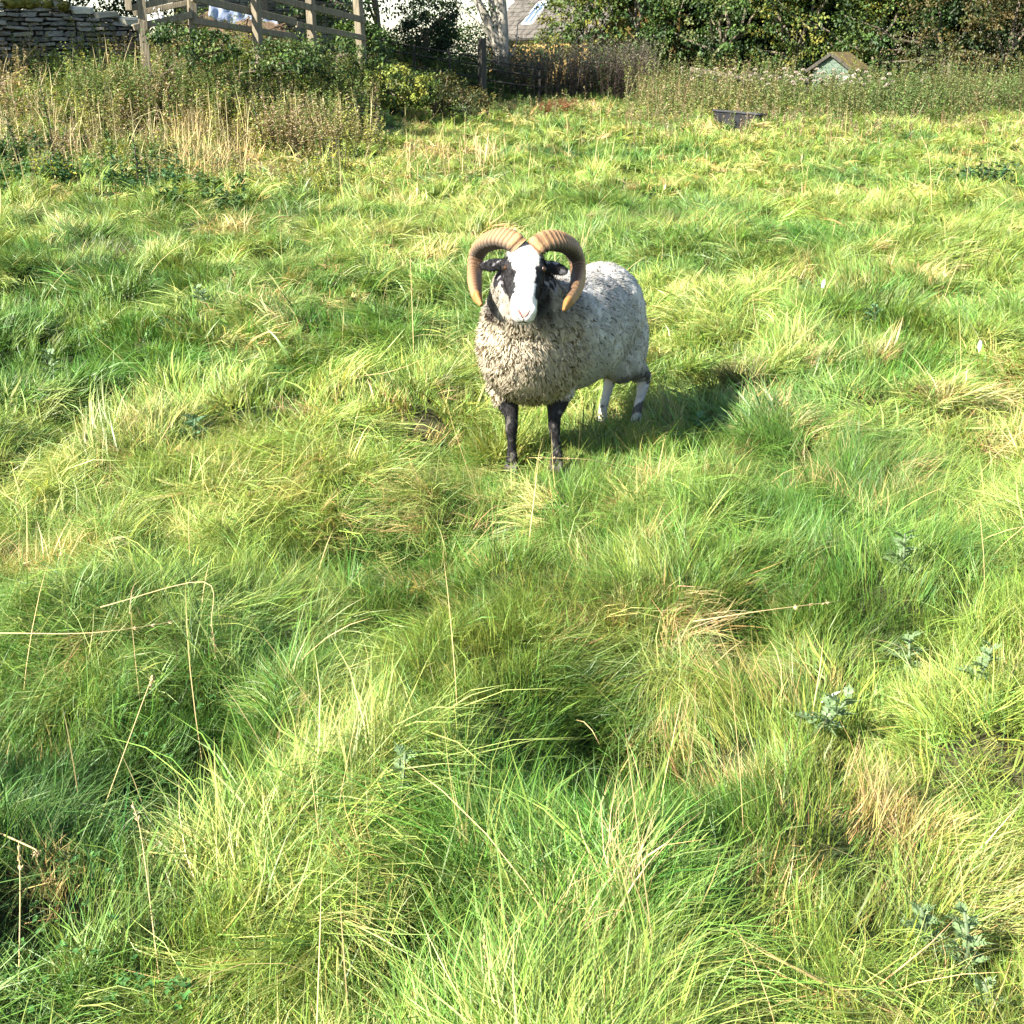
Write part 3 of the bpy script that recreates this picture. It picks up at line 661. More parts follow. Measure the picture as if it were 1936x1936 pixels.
o = link('stone', bm_mesh('stone', bm), M_STONE, rub); o['kind'] = 'stuff'

# ------------------------------------------------------------------ timber fence
FB = P(272, 110, 22.0)
tf = thing('timber_fence', 'grey weathered timber post and rail fence at the top left', 'fence', (FB.x, FB.y, gh(FB.x, FB.y)))
TO = Vector(tf.location)
def tbeam(name, a, b, w, h, mat=None, root=None, org=None, roll=0.0):
    bm = bmesh.new(); og = TO if org is None else org
    beam(bm, Vector(a) - og, Vector(b) - og, w, h, roll); return link(name, bm_mesh(name, bm), mat or M_TIMBER, root or tf)
def post(top, foot, w, **k):
    f = Vector(foot); f.z = gh(f.x, f.y) - .3
    return tbeam('post', Vector(top) + (Vector(top) - f).normalized() * .0, f, w, w, **k)
post(P(262, -55, 21.95), P(274, 110, 22.0), .145, roll=.5)
post(P(359, -50, 22.55), P(366, 90, 22.5), .135, roll=.6)
post(P(481, -45, 23.6), P(487, 90, 23.6), .135, roll=.5)
post(P(583, -55, 25.2), P(592, 90, 25.2), .14, roll=.4)
post(P(672, -60, 26.6), P(688, 110, 26.6), .15, roll=.5)
tbeam('rail', P(246, 16, 21.85), P(372, -12, 22.4), .05, .10)
tbeam('rail', P(252, 52, 21.85), P(362, 28, 22.4), .05, .10)
tbeam('rail', P(252, 26, 22.4), P(372, 2, 22.75), .05, .09)
tbeam('batten', P(239, -30, 21.8), P(244, 20, 21.8), .10, .05)
tbeam('rail', P(362, -5, 22.42), P(560, 42, 24.7), .05, .12)
tbeam('rail', P(366, 39, 22.42), P(560, 70, 24.7), .05, .11)
tbeam('rail', P(362, -46, 22.42), P(586, 14, 25.1), .05, .12)
tbeam('rail', P(586, 12, 25.1), P(690, 39, 26.55), .05, .12)
tbeam('rail', P(560, 46, 24.75), P(690, 72, 26.55), .05, .11)
# heap, sheet and sack behind it
HC = P(455, 40, 25.2); hz = gh(HC.x, HC.y)
def lump(bm, c, r, sub, jit, rot=0.0):
    v = bmesh.ops.create_icosphere(bm, subdivisions=sub, radius=1, matrix=Matrix.Translation(Vector(c)) @ Matrix.Rotation(rot, 4, 'Z') @ Matrix.Diagonal((*r, 1)))['verts']
    for q in v: q.co += Vector((random.uniform(-1, 1), random.uniform(-1, 1), random.uniform(-1, 1))) * jit
    return v
heap = bpy.data.objects.new('brushwood_heap', None)
bm = bmesh.new()
lump(bm, (0, 0, .15), (1.15, .5, .62), 4, .035, .25); lump(bm, (-.5, .05, .35), (.6, .45, .55), 4, .035, .2)
for k in range(90):
    a = Vector((random.uniform(-1, 1), random.uniform(-.45, .3), random.uniform(.2, .75))); d = Vector((random.uniform(-1, 1), random.uniform(-.6, .3), random.uniform(-.3, .3))).normalized() * random.uniform(.2, .5)
    beam(bm, a, a + d, .02, .02, 0, 0, 0)
heap = tag(link('brushwood_heap', bm_mesh('brushwood_heap', bm, True), M_HEAP, loc=(HC.x, HC.y, hz)), 'brown heap of brushwood behind the timber fence', 'heap')
n1_, n2_ = 34, 10; V = []
for i in range(n1_):
    for j in range(n2_):
        f = i / (n1_ - 1); g = j / (n2_ - 1)
        a = P(392 + 132 * f, 8 + 40 * f, 24.62 + .75 * f); 
        p = a + Vector((0, (g) * .55, -.0)) + Vector((0, 0, .10 * math.sin(math.pi * g) - .22 * (1 - g) ** 2 + .03 * math.sin(f * 31 + g * 5) + .02 * math.sin(f * 57 - g * 9)))
        V.append(p)
Q = [(i * n2_ + j, (i + 1) * n2_ + j, (i + 1) * n2_ + j + 1, i * n2_ + j + 1) for i in range(n1_ - 1) for j in range(n2_ - 1)]
ps = mesh_np('plastic_sheet', np.array([tuple(v) for v in V]), Q)
o = tag(link('plastic_sheet', ps, M_SHEET), 'pale blue plastic sheet draped along the heap behind the fence', 'sheet')
md = o.modifiers.new('thick', 'SOLIDIFY'); md.thickness = .012
V = []
for i in range(9):
    for j in range(9):
        f = i / 8; g = j / 8
        p = P(283 + 16 * f + 12 * g, 15 + 25 * g - 4 * f, 22.55); V.append(p + Vector((random.uniform(-.012, .012), .05 * math.sin(f * 9 + g * 4) + random.uniform(-.02, .02), random.uniform(-.02, .02))))
Q = [(i * 9 + j, (i + 1) * 9 + j, (i + 1) * 9 + j + 1, i * 9 + j + 1) for i in range(8) for j in range(8)]
o = tag(link('plastic_sack', mesh_np('plastic_sack', np.array([tuple(v) for v in V]), Q, smooth=False), M_WHITE), 'crumpled white sack hanging between the first two fence posts', 'sack')
md = o.modifiers.new('thick', 'SOLIDIFY'); md.thickness = .015

# ------------------------------------------------------------------ iron fence in the shade
b0 = P(783, 130, 34.0)
fi = thing('iron_fence', 'dark iron rail fence in the shade in front of the evergreen tree', 'fence', (b0.x, b0.y, gh(b0.x, b0.y))); IO = Vector(fi.location)
def ipt(px, py): return P(px, py, np.interp(px, [700, 1010], [33.6, 35.2]))
for a, b in (((690, 71), (912, 109)), ((690, 88), (912, 123)), ((690, 110), (912, 148)), ((690, 126), (912, 164)), ((912, 112), (1030, 130)), ((912, 128), (1030, 146)), ((912, 150), (1030, 166))):
    V_, Q_, T_ = sweep([ipt(*a) - IO, (ipt(*a) + ipt(*b)) / 2 - IO - Vector((0, 0, .012)), ipt(*b) - IO], [.020] * 3, 6); link('rail', mesh_np('rail', np.array([tuple(v) for v in V_]), Q_, T_), M_IRON, fi)
for px, t, w in ((700, 66, .05), (783, 84, .06), (850, 95, .05), (1020, 118, .06)):
    f = ipt(px, 140); tbeam('post', ipt(px, t), (f.x, f.y, gh(f.x, f.y) - .2), w, w, M_IRON, fi, IO)
f = ipt(912, 140); tbeam('post', ipt(911, 72), (f.x, f.y, gh(f.x, f.y) - .2), .17, .17, M_DARKTIMBER, fi, IO)

# ------------------------------------------------------------------ timber rail fence, wire fence posts on the right
b1 = P(1365, 160, 36.5)
rf = thing('low_rail_fence', 'low weathered rail fence half hidden in weeds left of the green hen house', 'fence', (b1.x, b1.y, gh(b1.x, b1.y))); KO = Vector(rf.location)
tbeam('rail', P(1305, 131, 36.6), P(1412, 148, 36.3), .06, .12, M_TIMBER, rf, KO)
tbeam('rail', P(1402, 140, 36.7), P(1530, 152, 36.6), .06, .13, M_DARKTIMBER, rf, KO)
tbeam('rail', P(1420, 163, 36.7), P(1530, 172, 36.6), .06, .13, M_DARKTIMBER, rf, KO)
for px in (1308, 1408, 1526):
    f = P(px, 150, 36.75); tbeam('post', P(px, 126 + (px - 1308) * .09, 36.75), (f.x, f.y, gh(f.x, f.y) - .2), .11, .11, M_DARKTIMBER, rf, KO)
b2 = P(1795, 180, 36.2)
wf = thing('wire_fence', 'wire fence on thin pale posts in front of the hawthorns', 'fence', (b2.x, b2.y, gh(b2.x, b2.y))); WO = Vector(wf.location)
PW = [(1662, 146, 37.5), (1724, 152, 37.0), (1759, 152, 36.7), (1795, 120, 36.3), (1880, 160, 35.6), (1960, 165, 35.0)]
for px, py, Y in PW:
    f = P(px, 150, Y); tbeam('post', P(px, py, Y), (f.x, f.y, gh(f.x, f.y) - .2), .065, .065, M_TIMBER, wf, WO)
for dz in (.35, .60, .82):
    pts = []
    for px, py, Y in PW:
        f = P(px, 150, Y); pts.append(Vector((f.x, f.y - .04, gh(f.x, f.y) + dz)) - WO)
    V_, Q_, T_ = sweep(pts, [.004] * len(pts), 5); link('wire', mesh_np('wire', np.array([tuple(v) for v in V_]), Q_, T_), M_IRON, wf)

# ------------------------------------------------------------------ trough
tb = P(1395, 236, 26.2); tz = gh(tb.x, tb.y)
tr = thing('trough', 'black plastic feed trough standing in the grass at the far side of the field', 'trough', (tb.x, tb.y, tz - .01), R(-24)); tr.rotation_euler = (R(-3), R(3.5), R(-24))
def open_tub(L, W, H, tL, tW, th):
    bm = bmesh.new(); rings = []
    for (z, l, w) in ((0, L, W), (H * .5, (L + tL) / 2, (W + tW) / 2), (H, tL, tW), (H, tL - th * 2, tW - th * 2), (H * .5, (L + tL) / 2 - th * 2, (W + tW) / 2 - th * 2), (th, L - th * 2, W - th * 2)):
        ring = []; rc_ = min(l, w) * .18
        for (sx, sy, a0) in ((1, 1, 0), (-1, 1, 90), (-1, -1, 180), (1, -1, 270)):
            for k in range(4):
                a = R(a0 + k * 30); ring.append(bm.verts.new((sx * (l / 2 - rc_) + rc_ * math.cos(a), sy * (w / 2 - rc_) + rc_ * math.sin(a), z)))
        rings.append(ring)
    for a, b in zip(rings, rings[1:]):
        for k in range(16): bm.faces.new((a[k], a[(k + 1) % 16], b[(k + 1) % 16], b[k]))
    bm.faces.new(rings[0][::-1]); bm.faces.new(rings[-1]); bmesh.ops.recalc_face_normals(bm, faces=bm.faces); return bm
bm = open_tub(.86, .38, .33, 1.02, .52, .02); link('tub', bm_mesh('tub', bm), M_BLACKPL, tr)
bm = bmesh.new(); rings = []
for (z, e) in ((.315, 0), (.315, .05), (.350, .05), (.350, 0)):
    ring = []; l = 1.015 + e; w = .515 + e; rc_ = .1
    for (sx, sy, a0) in ((1, 1, 0), (-1, 1, 90), (-1, -1, 180), (1, -1, 270)):
        for k in range(4): a = R(a0 + k * 30); ring.append(bm.verts.new((sx * (l / 2 - rc_) + rc_ * math.cos(a), sy * (w / 2 - rc_) + rc_ * math.sin(a), z)))
    rings.append(ring)
for i in range(4):
    a, b = rings[i], rings[(i + 1) % 4]
    for k in range(16): bm.faces.new((a[k], a[(k + 1) % 16], b[(k + 1) % 16], b[k]))
bmesh.ops.recalc_face_normals(bm, faces=bm.faces); link('rim', bm_mesh('rim', bm), M_BLACKPL, tr)

# ------------------------------------------------------------------ hen house
sb = P(1570, 150, 38.0); sz = gh(sb.x, sb.y)
sh = thing('hen_house', 'small faded green wooden hen house with a mossy pitched roof', 'hen house', (sb.x, sb.y, sz), R(-33))
W_, D_, E_, A_ = 1.06, 1.35, 1.22 - sz, 1.58 - sz
bm = bmesh.new()
prof = [(-W_ / 2, 0.05), (W_ / 2, 0.05), (W_ / 2, E_), (0, A_ - .02), (-W_ / 2, E_)]
f = [bm.verts.new((x, 0, z)) for x, z in prof]; g = [bm.verts.new((x, D_, z)) for x, z in prof]
bm.faces.new(f); bm.faces.new(g[::-1])
for k in range(5): bm.faces.new((f[k], g[k], g[(k + 1) % 5], f[(k + 1) % 5]))
bmesh.ops.recalc_face_normals(bm, faces=bm.faces); link('wall', bm_mesh('wall', bm), M_GREENWOOD, sh)
for k in range(8):                             # weather boards on the gable
    z = .08 + k * .145; zt = z + .14
    if z > A_ - .1: break
    w = W_ / 2 if zt < E_ else max(.06, W_ / 2 * (A_ - zt) / (A_ - E_))
    bm = bmesh.new(); bm_box(bm, (0, -.012, z + .07), (w * 2 - .01, .02, .138), Matrix.Rotation(R(3), 3, 'X'), 0, .004); link('board', bm_mesh('board', bm), M_GREENWOOD, sh)
sl = math.atan2(A_ - E_, W_ / 2)
for sg in (-1, 1):
    bm = bmesh.new(); L = math.hypot(A_ - E_, W_ / 2) + .22
    c = Vector((sg * (L / 2) * math.cos(sl), D_ / 2, A_ + .02 - (L / 2) * math.sin(sl)))
    bm_box(bm, c, (L, D_ + .24, .035), Matrix.Rotation(sg * sl, 3, 'Y'), .006, .006); link('roof', bm_mesh('roof', bm), M_ROOFMOSS, sh)
    bm = bmesh.new(); bm_box(bm, Vector((c.x, -.135, c.z - .04)), (L, .025, .09), Matrix.Rotation(sg * sl, 3, 'Y'), 0, .003); link('barge_board', bm_mesh('barge_board', bm), M_DARKTIMBER, sh)
bm = bmesh.new(); bm_box(bm, (-.05, -.035, .40), (.30, .025, .45), None, 0, .004); link('door', bm_mesh('door', bm), M_GREENWOOD, sh)
sk = P(1606, 152, 37.3); bm = bmesh.new(); lump(bm, (0, 0, .0), (.21, .18, .14), 3, .022); lump(bm, (.16, .03, -.05), (.16, .14, .11), 3, .02)
tag(link('plastic_bag', bm_mesh('plastic_bag', bm), M_WHITE, loc=(sk.x, sk.y, sk.z)), 'white plastic bag lying beside the green hen house', 'bag')

# ------------------------------------------------------------------ cottage and outbuilding
def building(name, label, e0, e1, wall_h, run, rise, depth):
    """e0,e1: ends of the front eave"""
    e0 = Vector(e0); e1 = Vector(e1); e1.z = e0.z
    d = (e1 - e0); L = d.length; d.normalize(); nrm = Vector((d.y, -d.x, 0))     # towards the viewer
    rot = math.atan2(d.y, d.x)
    root = thing(name, label, 'house', (e0.x, e0.y, e0.z - wall_h), rot, 'stone buildings behind the trees')
    bm = bmesh.new(); bm_box(bm, (L / 2, run, wall_h / 2), (L, run * 2, wall_h))
    a = [bm.verts.new((x, y, z)) for x in (0, L) for (y, z) in ((0, wall_h), (run * 2, wall_h), (run, wall_h + rise - .05))]
    bm.faces.new((a[0], a[1], a[2])); bm.faces.new((a[3], a[5], a[4])); link('wall', bm_mesh('wall', bm), M_YSTONE, root)
    pl = math.atan2(rise, run); SL = math.hypot(rise, run)
    bm = bmesh.new()
    for sgn in (0, 1):
        yc = run * .5 if not sgn else run * 1.5
        bm_box(bm, (L / 2, yc, wall_h + rise / 2), (L + .3, SL + .3, .06), Matrix.Rotation(pl if not sgn else -pl, 3, 'X'))
    rf_ = link('roof', bm_mesh('roof', bm), M_SLATE, root)
    bm = bmesh.new(); s = -.12; row = 0
    while s < SL:
        x = -.15 - .15 * (row % 2); hh = .26 - .10 * s / SL
        while x < L + .1:
            w = random.uniform(.22, .42)
            bm_box(bm, (x + w / 2, (s + hh / 2) * math.cos(pl) - .045 * math.sin(pl), wall_h + (s + hh / 2) * math.sin(pl) + .045 * math.cos(pl) + random.uniform(0, .012)), (w - .02, hh + .05, .03), Matrix.Rotation(pl - .09 + random.uniform(-.02, .02), 3, 'X'))
            x += w
        s += hh; row += 1
    o = link('slate', bm_mesh('slate', bm), M_SLATE, root); o['kind'] = 'stuff'
    bm = bmesh.new(); bm_box(bm, (L / 2, -.16, wall_h - .06), (L + .3, .10, .09), None, 0, .01); link('gutter', bm_mesh('gutter', bm), M_IRON, root)
    return root, pl, wall_h, run
E0 = P(925, 79, 58.5); E1 = P(1125, 62, 49.0); zE = P(965, 72, 56.3).z; E0.z = zE
hs_root, pl, wh, run = building('stone_cottage', 'stone cottage with grey stone slate roof and a white framed roof window', E0, E1, 2.5, 3.0, 3.4, 6)
# roof window: sits proud of the slates
inv = Matrix.Translation(hs_root.location) @ Matrix.Rotation(hs_root.rotation_euler.z, 4, 'Z'); inv = inv.inverted()
dr = Vector(ray(1015, 28)); n_loc = Vector((0, -math.sin(pl), math.cos(pl))); camL = inv @ Vector((0, 0, CAM_H)); dL = inv.to_3x3() @ dr
t_ = ((Vector((0, 0, wh)) - camL).dot(n_loc)) / dL.dot(n_loc); wc = camL + dL * t_
def rbox(name, dx, ds, dn, s, mat, par):
    ux = Vector((1, 0, 0)); us = Vector((0, math.cos(pl), math.sin(pl)))
    bm = bmesh.new(); bm_box(bm, wc + ux * dx + us * ds + n_loc * dn, s, Matrix.Rotation(pl, 3, 'X'), 0, .006); return link(name, bm_mesh(name, bm), mat, par)
win = rbox('window', 0, 0, .09, (.98, 1.12, .06), M_GLASS, hs_root)
for nm, dx, ds, sz_ in (('frame', -.48, 0, (.10, 1.2, .08)), ('frame', .48, 0, (.10, 1.2, .08)), ('frame', 0, -.56, (.85, .10, .08)), ('frame', 0, .56, (.85, .10, .08)), ('mullion', 0, 0, (.07, 1.01, .075))):
    rbox(nm, dx, ds, .10, sz_, M_FRAME, win)
E0 = P(1180, 25, 52.5); E1 = P(1330, 22, 51.0); E0.z = P(1265, 24, 51.8).z
building('stone_outbuilding', 'stone outbuilding roof glimpsed between the dark trees', E0, E1, 3.2, 2.4, 2.6, 5)
# ------------------------------------------------------------------ weeds
def weed_cloud(spots, hmin, hmax, nleaf, leaf, pals, seed, stemcol=(.10, .08, .04), fluff=0.0, topcol=None, narrow=.45, stemw=.006):
    r = np.random.default_rng(seed); cl = Cloud()
    xy = np.asarray(spots); n = len(xy); z = ground_h(xy[:, 0], xy[:, 1]) - .02
    h = r.uniform(hmin, hmax, n); D = np.sqrt((xy ** 2).sum(1))
    th = r.uniform(0, 2 * math.pi, n); ph = np.abs(r.normal(0, R(9), n))
    base = np.stack([xy[:, 0], xy[:, 1], z], 1)
    sc_ = np.broadcast_to(np.array(stemcol), (n, 3)) * r.uniform(.6, 1.5, (n, 1))
    blades(cl, base, th, h, np.maximum(stemw, D / 1236 * .55), ph * .5, ph * 2.2, r.normal(0, .3, n), sc_, sc_ * 1.1, 3, 3)
    idx = np.repeat(np.arange(n), nleaf); f = r.uniform(.12, 1.0, n * nleaf); lp = base[idx]
    off = (h[idx] * f)
    lp = lp + np.stack([np.cos(th[idx]) * np.sin(ph[idx] * (.5 + .8 * f)) * off, np.sin(th[idx]) * np.sin(ph[idx] * (.5 + .8 * f)) * off, np.cos(ph[idx]) * off], 1)
    N = n * nleaf; az = r.uniform(0, 2 * math.pi, N)
    dirs = np.stack([np.cos(az), np.sin(az), r.normal(.15, .45, N)], 1)
    nrm = rdir(N, r) * .4 + np.array((0, 0, 1.0))
    pals = np.array(pals); pid = (vnoise(xy[:, 0] * .9, xy[:, 1] * .9, seed + 5) * 1.3 + r.normal(0, .14, n) - .15) * len(pals)
    pc_ = pals[np.clip(pid.astype(int), 0, len(pals) - 1)]
    col = pc_[idx] * r.uniform(.65, 1.35, (N, 1))
    if topcol is not None: col = np.where(((f > .72) & (r.random(N) < .75))[:, None], np.array(topcol) * r.uniform(.7, 1.25, (N, 1)), col)
    L = leaf * r.uniform(.6, 1.4, N) * (1.15 - .45 * f)
    leaves(cl, lp, dirs, nrm, L, L * narrow * r.uniform(.8, 1.3, N), col)
    return cl
def scatter(n, px0, px1, Y0, Y1, seed, thr=None, freq=.8):
    r = np.random.default_rng(seed); out = []
    Y = r.uniform(Y0, Y1, n * 2); px = r.uniform(px0, px1, n * 2)
    x = (px - 968) / F_PX * (Y * CP + (CAM_H - ground_h((px - 968) / F_PX * Y * CP, Y)) * SP)
    k = np.ones(n * 2, bool) if thr is None else fbm(x * freq, Y * freq, seed, 2) > thr
    return np.stack([x[k], Y[k]], 1)[:n]
G1 = (.115, .18, .055); G2 = (.17, .235, .07); YG = (.30, .31, .07); DRY = (.33, .275, .15); PINK = (.32, .245, .165); DG = (.045, .09, .025); OL = (.21, .22, .085)
def weeds(name, cl): link(name, cl.build(name), M_LEAF, kind='stuff')
weeds('bank_weeds', weed_cloud(scatter(1500, -120, 720, 20.5, 26.5, 61), .30, .78, 26, .062, [G2, OL, G1, G2, YG, G1, PINK, DRY], 161))
weeds('bank_weeds', weed_cloud(scatter(420, 300, 700, 22.0, 26.8, 62), .5, 1.05, 34, .065, [G1, DG, G1, OL, G2], 162))
weeds('bank_weeds', weed_cloud(scatter(260, 380, 640, 19.5, 21.5, 63), .35, .75, 22, .055, [PINK, OL, YG, DRY], 163, stemcol=(.12, .06, .04)))
weeds('bank_weeds', weed_cloud(scatter(620, -60, 460, 13.0, 19.8, 64, .53, 1.1), .12, .30, 22, .080, [(.06, .12, .035), (.05, .115, .045), DG, G1], 164, narrow=.6))
weeds('bank_weeds', weed_cloud(scatter(300, 130, 460, 20.6, 21.7, 78), .6, 1.0, 32, .055, [OL, G1, G2, DRY, G1], 178))
weeds('bank_weeds', weed_cloud(scatter(380, 150, 720, 19.6, 21.9, 75, .42, .9), .45, .85, 30, .058, [OL, YG, G2, DRY, G1, G2, PINK], 175))
weeds('bank_weeds', weed_cloud(scatter(340, -120, 420, 18.6, 21.0, 76, .42, .9), .22, .5, 24, .05, [PINK, DRY, OL, YG, G2], 176))
weeds('bank_weeds', weed_cloud(scatter(420, -60, 760, 16.5, 20.6, 79, .50, .7), .18, .45, 20, .045, [OL, DRY, G2, YG, PINK], 179))
weeds('bank_weeds', weed_cloud(scatter(520, -80, 900, 14.5, 20.5, 92, .50, .9), .16, .42, 16, .042, [OL, G2, YG, DRY, G1], 192))
weeds('shade_weeds', weed_cloud(scatter(1300, 930, 1240, 35.5, 42, 65), .9, 1.75, 26, .075, [DG, (.06, .05, .035), (.075, .05, .045), DG], 165, topcol=(.22, .20, .15), stemcol=(.07, .05, .04)))
weeds('shade_weeds', weed_cloud(scatter(700, 690, 960, 34.6, 40, 66), .35, .8, 24, .085, [DG, DG, (.05, .08, .03)], 166))
weeds('weed_belt', weed_cloud(scatter(1500, 1200, 1990, 29.0, 37, 67), .35, .95, 28, .070, [G1, OL, G2, G1, DRY, OL], 167))
weeds('weed_belt', weed_cloud(scatter(800, 1560, 2020, 28.0, 36, 68), .45, 1.0, 28, .070, [G1, G1, (.10, .14, .045), OL], 168))
weeds('weed_belt', weed_cloud(scatter(420, 1180, 1500, 33.0, 37, 69), .7, 1.35, 28, .07, [G1, OL, G2, DRY], 169))
weeds('weed_belt', weed_cloud(scatter(260, 800, 1300, 27.5, 33, 70), .22, .5, 22, .065, [G1, OL, DRY, G2], 170))
weeds('weed_belt', weed_cloud(scatter(150, 1180, 1950, 22.0, 28, 73, .5), .25, .55, 12, .05, [(.20, .11, .07), DRY, PINK], 173, stemcol=(.16, .09, .06)))
weeds('weed_belt', weed_cloud(scatter(420, 1180, 2000, 24.5, 29.5, 74, .48, .8), .18, .45, 20, .05, [G1, OL, G2, DRY, PINK], 174))
weeds('weed_belt', weed_cloud(scatter(160, 1560, 2000, 33.5, 36.5, 77, .45, .6), .9, 1.45, 34, .07, [G1, OL, G2], 177))
weeds('rusty_undergrowth', weed_cloud(scatter(200, 1015, 1090, 30.5, 32.2, 71), .16, .34, 24, .05, [(.24, .12, .06), (.28, .15, .08)], 171, stemcol=(.22, .11, .06)))
# dry upstanding grass stalks in the distance and pale seed stalks over the field
def stalks(name, spots, hmin, hmax, col, seed, lean=12, wmin=.0022):
    r = np.random.default_rng(seed); n = len(spots); z = ground_h(spots[:, 0], spots[:, 1]); cl = Cloud()
    D = np.sqrt((spots ** 2).sum(1)); c = np.array(col) * r.uniform(.7, 1.25, (n, 1)); ph = np.abs(r.normal(0, R(lean), n))
    blades(cl, np.stack([spots[:, 0], spots[:, 1], z], 1), r.uniform(0, 6.28, n), r.uniform(hmin, hmax, n), np.maximum(wmin, D / 1236 * .5), ph, ph * 2.0, r.normal(0, .4, n), c, c * 1.15, 4, 5)
    link(name, cl.build(name), M_DRY, kind='stuff')
stalks('dry_stalks', scatter(520, -100, 2040, 14, 28, 81), .25, .60, (.34, .29, .13), 181, 24)
stalks('dry_stalks', scatter(700, -120, 720, 18.5, 23, 87, .42, .9), .4, .95, (.40, .34, .18), 187, 22)
stalks('dry_stalks', scatter(240, -50, 1990, 5.5, 14, 82), .20, .50, (.40, .34, .15), 182, 40)
stalks('dry_stalks', scatter(110, 0, 1936, 1.6, 5, 83), .22, .48, (.50, .38, .18), 183, 40, .0024)
stalks('dry_stalks', scatter(420, 330, 480, 17.0, 21.2, 84, .46, 1.6), .3, .7, (.42, .32, .15), 184, 22)
stalks('dry_stalks', scatter(300, 760, 960, 16.5, 22, 85), .2, .5, (.52, .38, .20), 185, 35)
stalks('dry_stalks', scatter(260, 1200, 1330, 32, 36, 86), .4, .9, (.25, .17, .10), 186, 14)
# clover and small broad leaves down among the grass
r_ = np.random.default_rng(91); sp = scatter(1500, 0, 1936, 1.4, 4.3, 90, .62, 1.3); cl = Cloud(); n = len(sp)
pos = np.repeat(np.stack([sp[:, 0], sp[:, 1], ground_h(sp[:, 0], sp[:, 1]) + r_.uniform(.02, .07, n)], 1), 4, axis=0); N = n * 4
az = r_.uniform(0, 6.28, N); L = r_.uniform(.007, .016, N)
leaves(cl, pos, np.stack([np.cos(az), np.sin(az), r_.normal(.1, .3, N)], 1), rdir(N, r_) * .3 + np.array((0, 0, 1.)), L, L * .75, np.array((.06, .15, .035)) * r_.uniform(.7, 1.5, (N, 1)))
link('clover', cl.build('clover'), M_LEAF, kind='stuff')

# ------------------------------------------------------------------ plants one can point at
def lobed_leaf(cl, p, d, up, L, W, col, r, n=6):
    d = np.array(d) / np.linalg.norm(d); s = np.cross(d, up); s /= np.linalg.norm(s); u = np.cross(s, d)
    pos = []; dirs = []; ln = []; wd_ = []
    for k in range(n):
        f = k / (n - 1); q = np.array(p) + d * L * f * .85 - np.array((0, 0, 1.)) * (f ** 2) * L * .25
        w = W * math.sin(math.pi * (.15 + .8 * f)) 
        for sg in (-1, 1): pos.append(q); dirs.append(d * .7 + s * sg + u * r.uniform(-.1, .5)); ln.append(w); wd_.append(w * .55)
    pos.append(np.array(p)); dirs.append(d - np.array((0, 0, .22))); ln.append(L); wd_.append(W * .5)
    N = len(pos); leaves(cl, np.array(pos), np.array(dirs), np.tile(u, (N, 1)), np.array(ln), np.array(wd_), np.array(col) * r.uniform(.8, 1.25, (N, 1)))
def thistle(px, py, h, nl, L, label, seed, col=(.15, .225, .10), group='young thistles in the grass'):
    x, y = ground_pt(px, py); r = np.random.default_rng(seed); z = gh(x, y)
    root = thing('thistle', label, 'thistle', (x, y, z), 0, group)
    st = Cloud(); top = Vector((r.normal(0, .03), r.normal(0, .03), h)); st.tube([(0, 0, -.01), top * .5 + Vector((.01, 0, 0)), top], [.006, .005, .003], (.14, .19, .10), 6)
    link('stem', st.build('stem'), M_LEAF, root)
    for k in range(nl):
        f = .12 + .86 * k / (nl - 1); az = k * 2.4 + r.normal(0, .25); lf = Cloud(); sc = (1.1 - .55 * f)
        lobed_leaf(lf, tuple(top * f), (math.cos(az), math.sin(az), .25 + .9 * f), np.array((0, 0, 1.)) + np.array((.01, .02, 0)), L * sc, L * .34 * sc, col, r)
        link('leaf', lf.build('leaf'), M_LEAF, root)
thistle(1715, 1235, .16, 14, .09, 'grey green spiny thistle right of centre beside the dark hollow', 1)
thistle(1690, 1130, .15, 11, .09, 'small blue green thistle right above the larger grey green one', 2)
thistle(1535, 1370, .14, 12, .09, 'pale thistle beside the white feather at lower right', 3)
thistle(1830, 1790, .15, 13, .07, 'tall pale thistle near the lower right corner', 4)
thistle(1745, 1745, .11, 11, .06, 'pale thistle left of the lower right corner thistle', 5)
thistle(740, 1610, .13, 11, .08, 'small thistle in the lower middle of the field between pale ridges', 6)
thistle(98, 715, .17, 13, .13, 'silvery thistle by the dark hollow at the left edge', 7)
thistle(395, 600, .13, 12, .12, 'pale thistle in the grass to the left of the ram', 8)
thistle(1880, 1900, .09, 11, .06, 'blue green thistle at the lower right corner', 9)
thistle(1330, 830, .15, 13, .12, 'green thistle standing beside the shadow of the ram', 10, (.09, .19, .08))
thistle(1650, 640, .13, 13, .12, 'blue green thistle in the lush patch at the right', 12, (.10, .21, .11))
thistle(360, 835, .16, 11, .12, 'dark thistle in the grass left of the forelegs', 13, (.08, .16, .08))
thistle(1835, 1335, .12, 10, .07, 'small thistle near the right edge above the clover', 14)
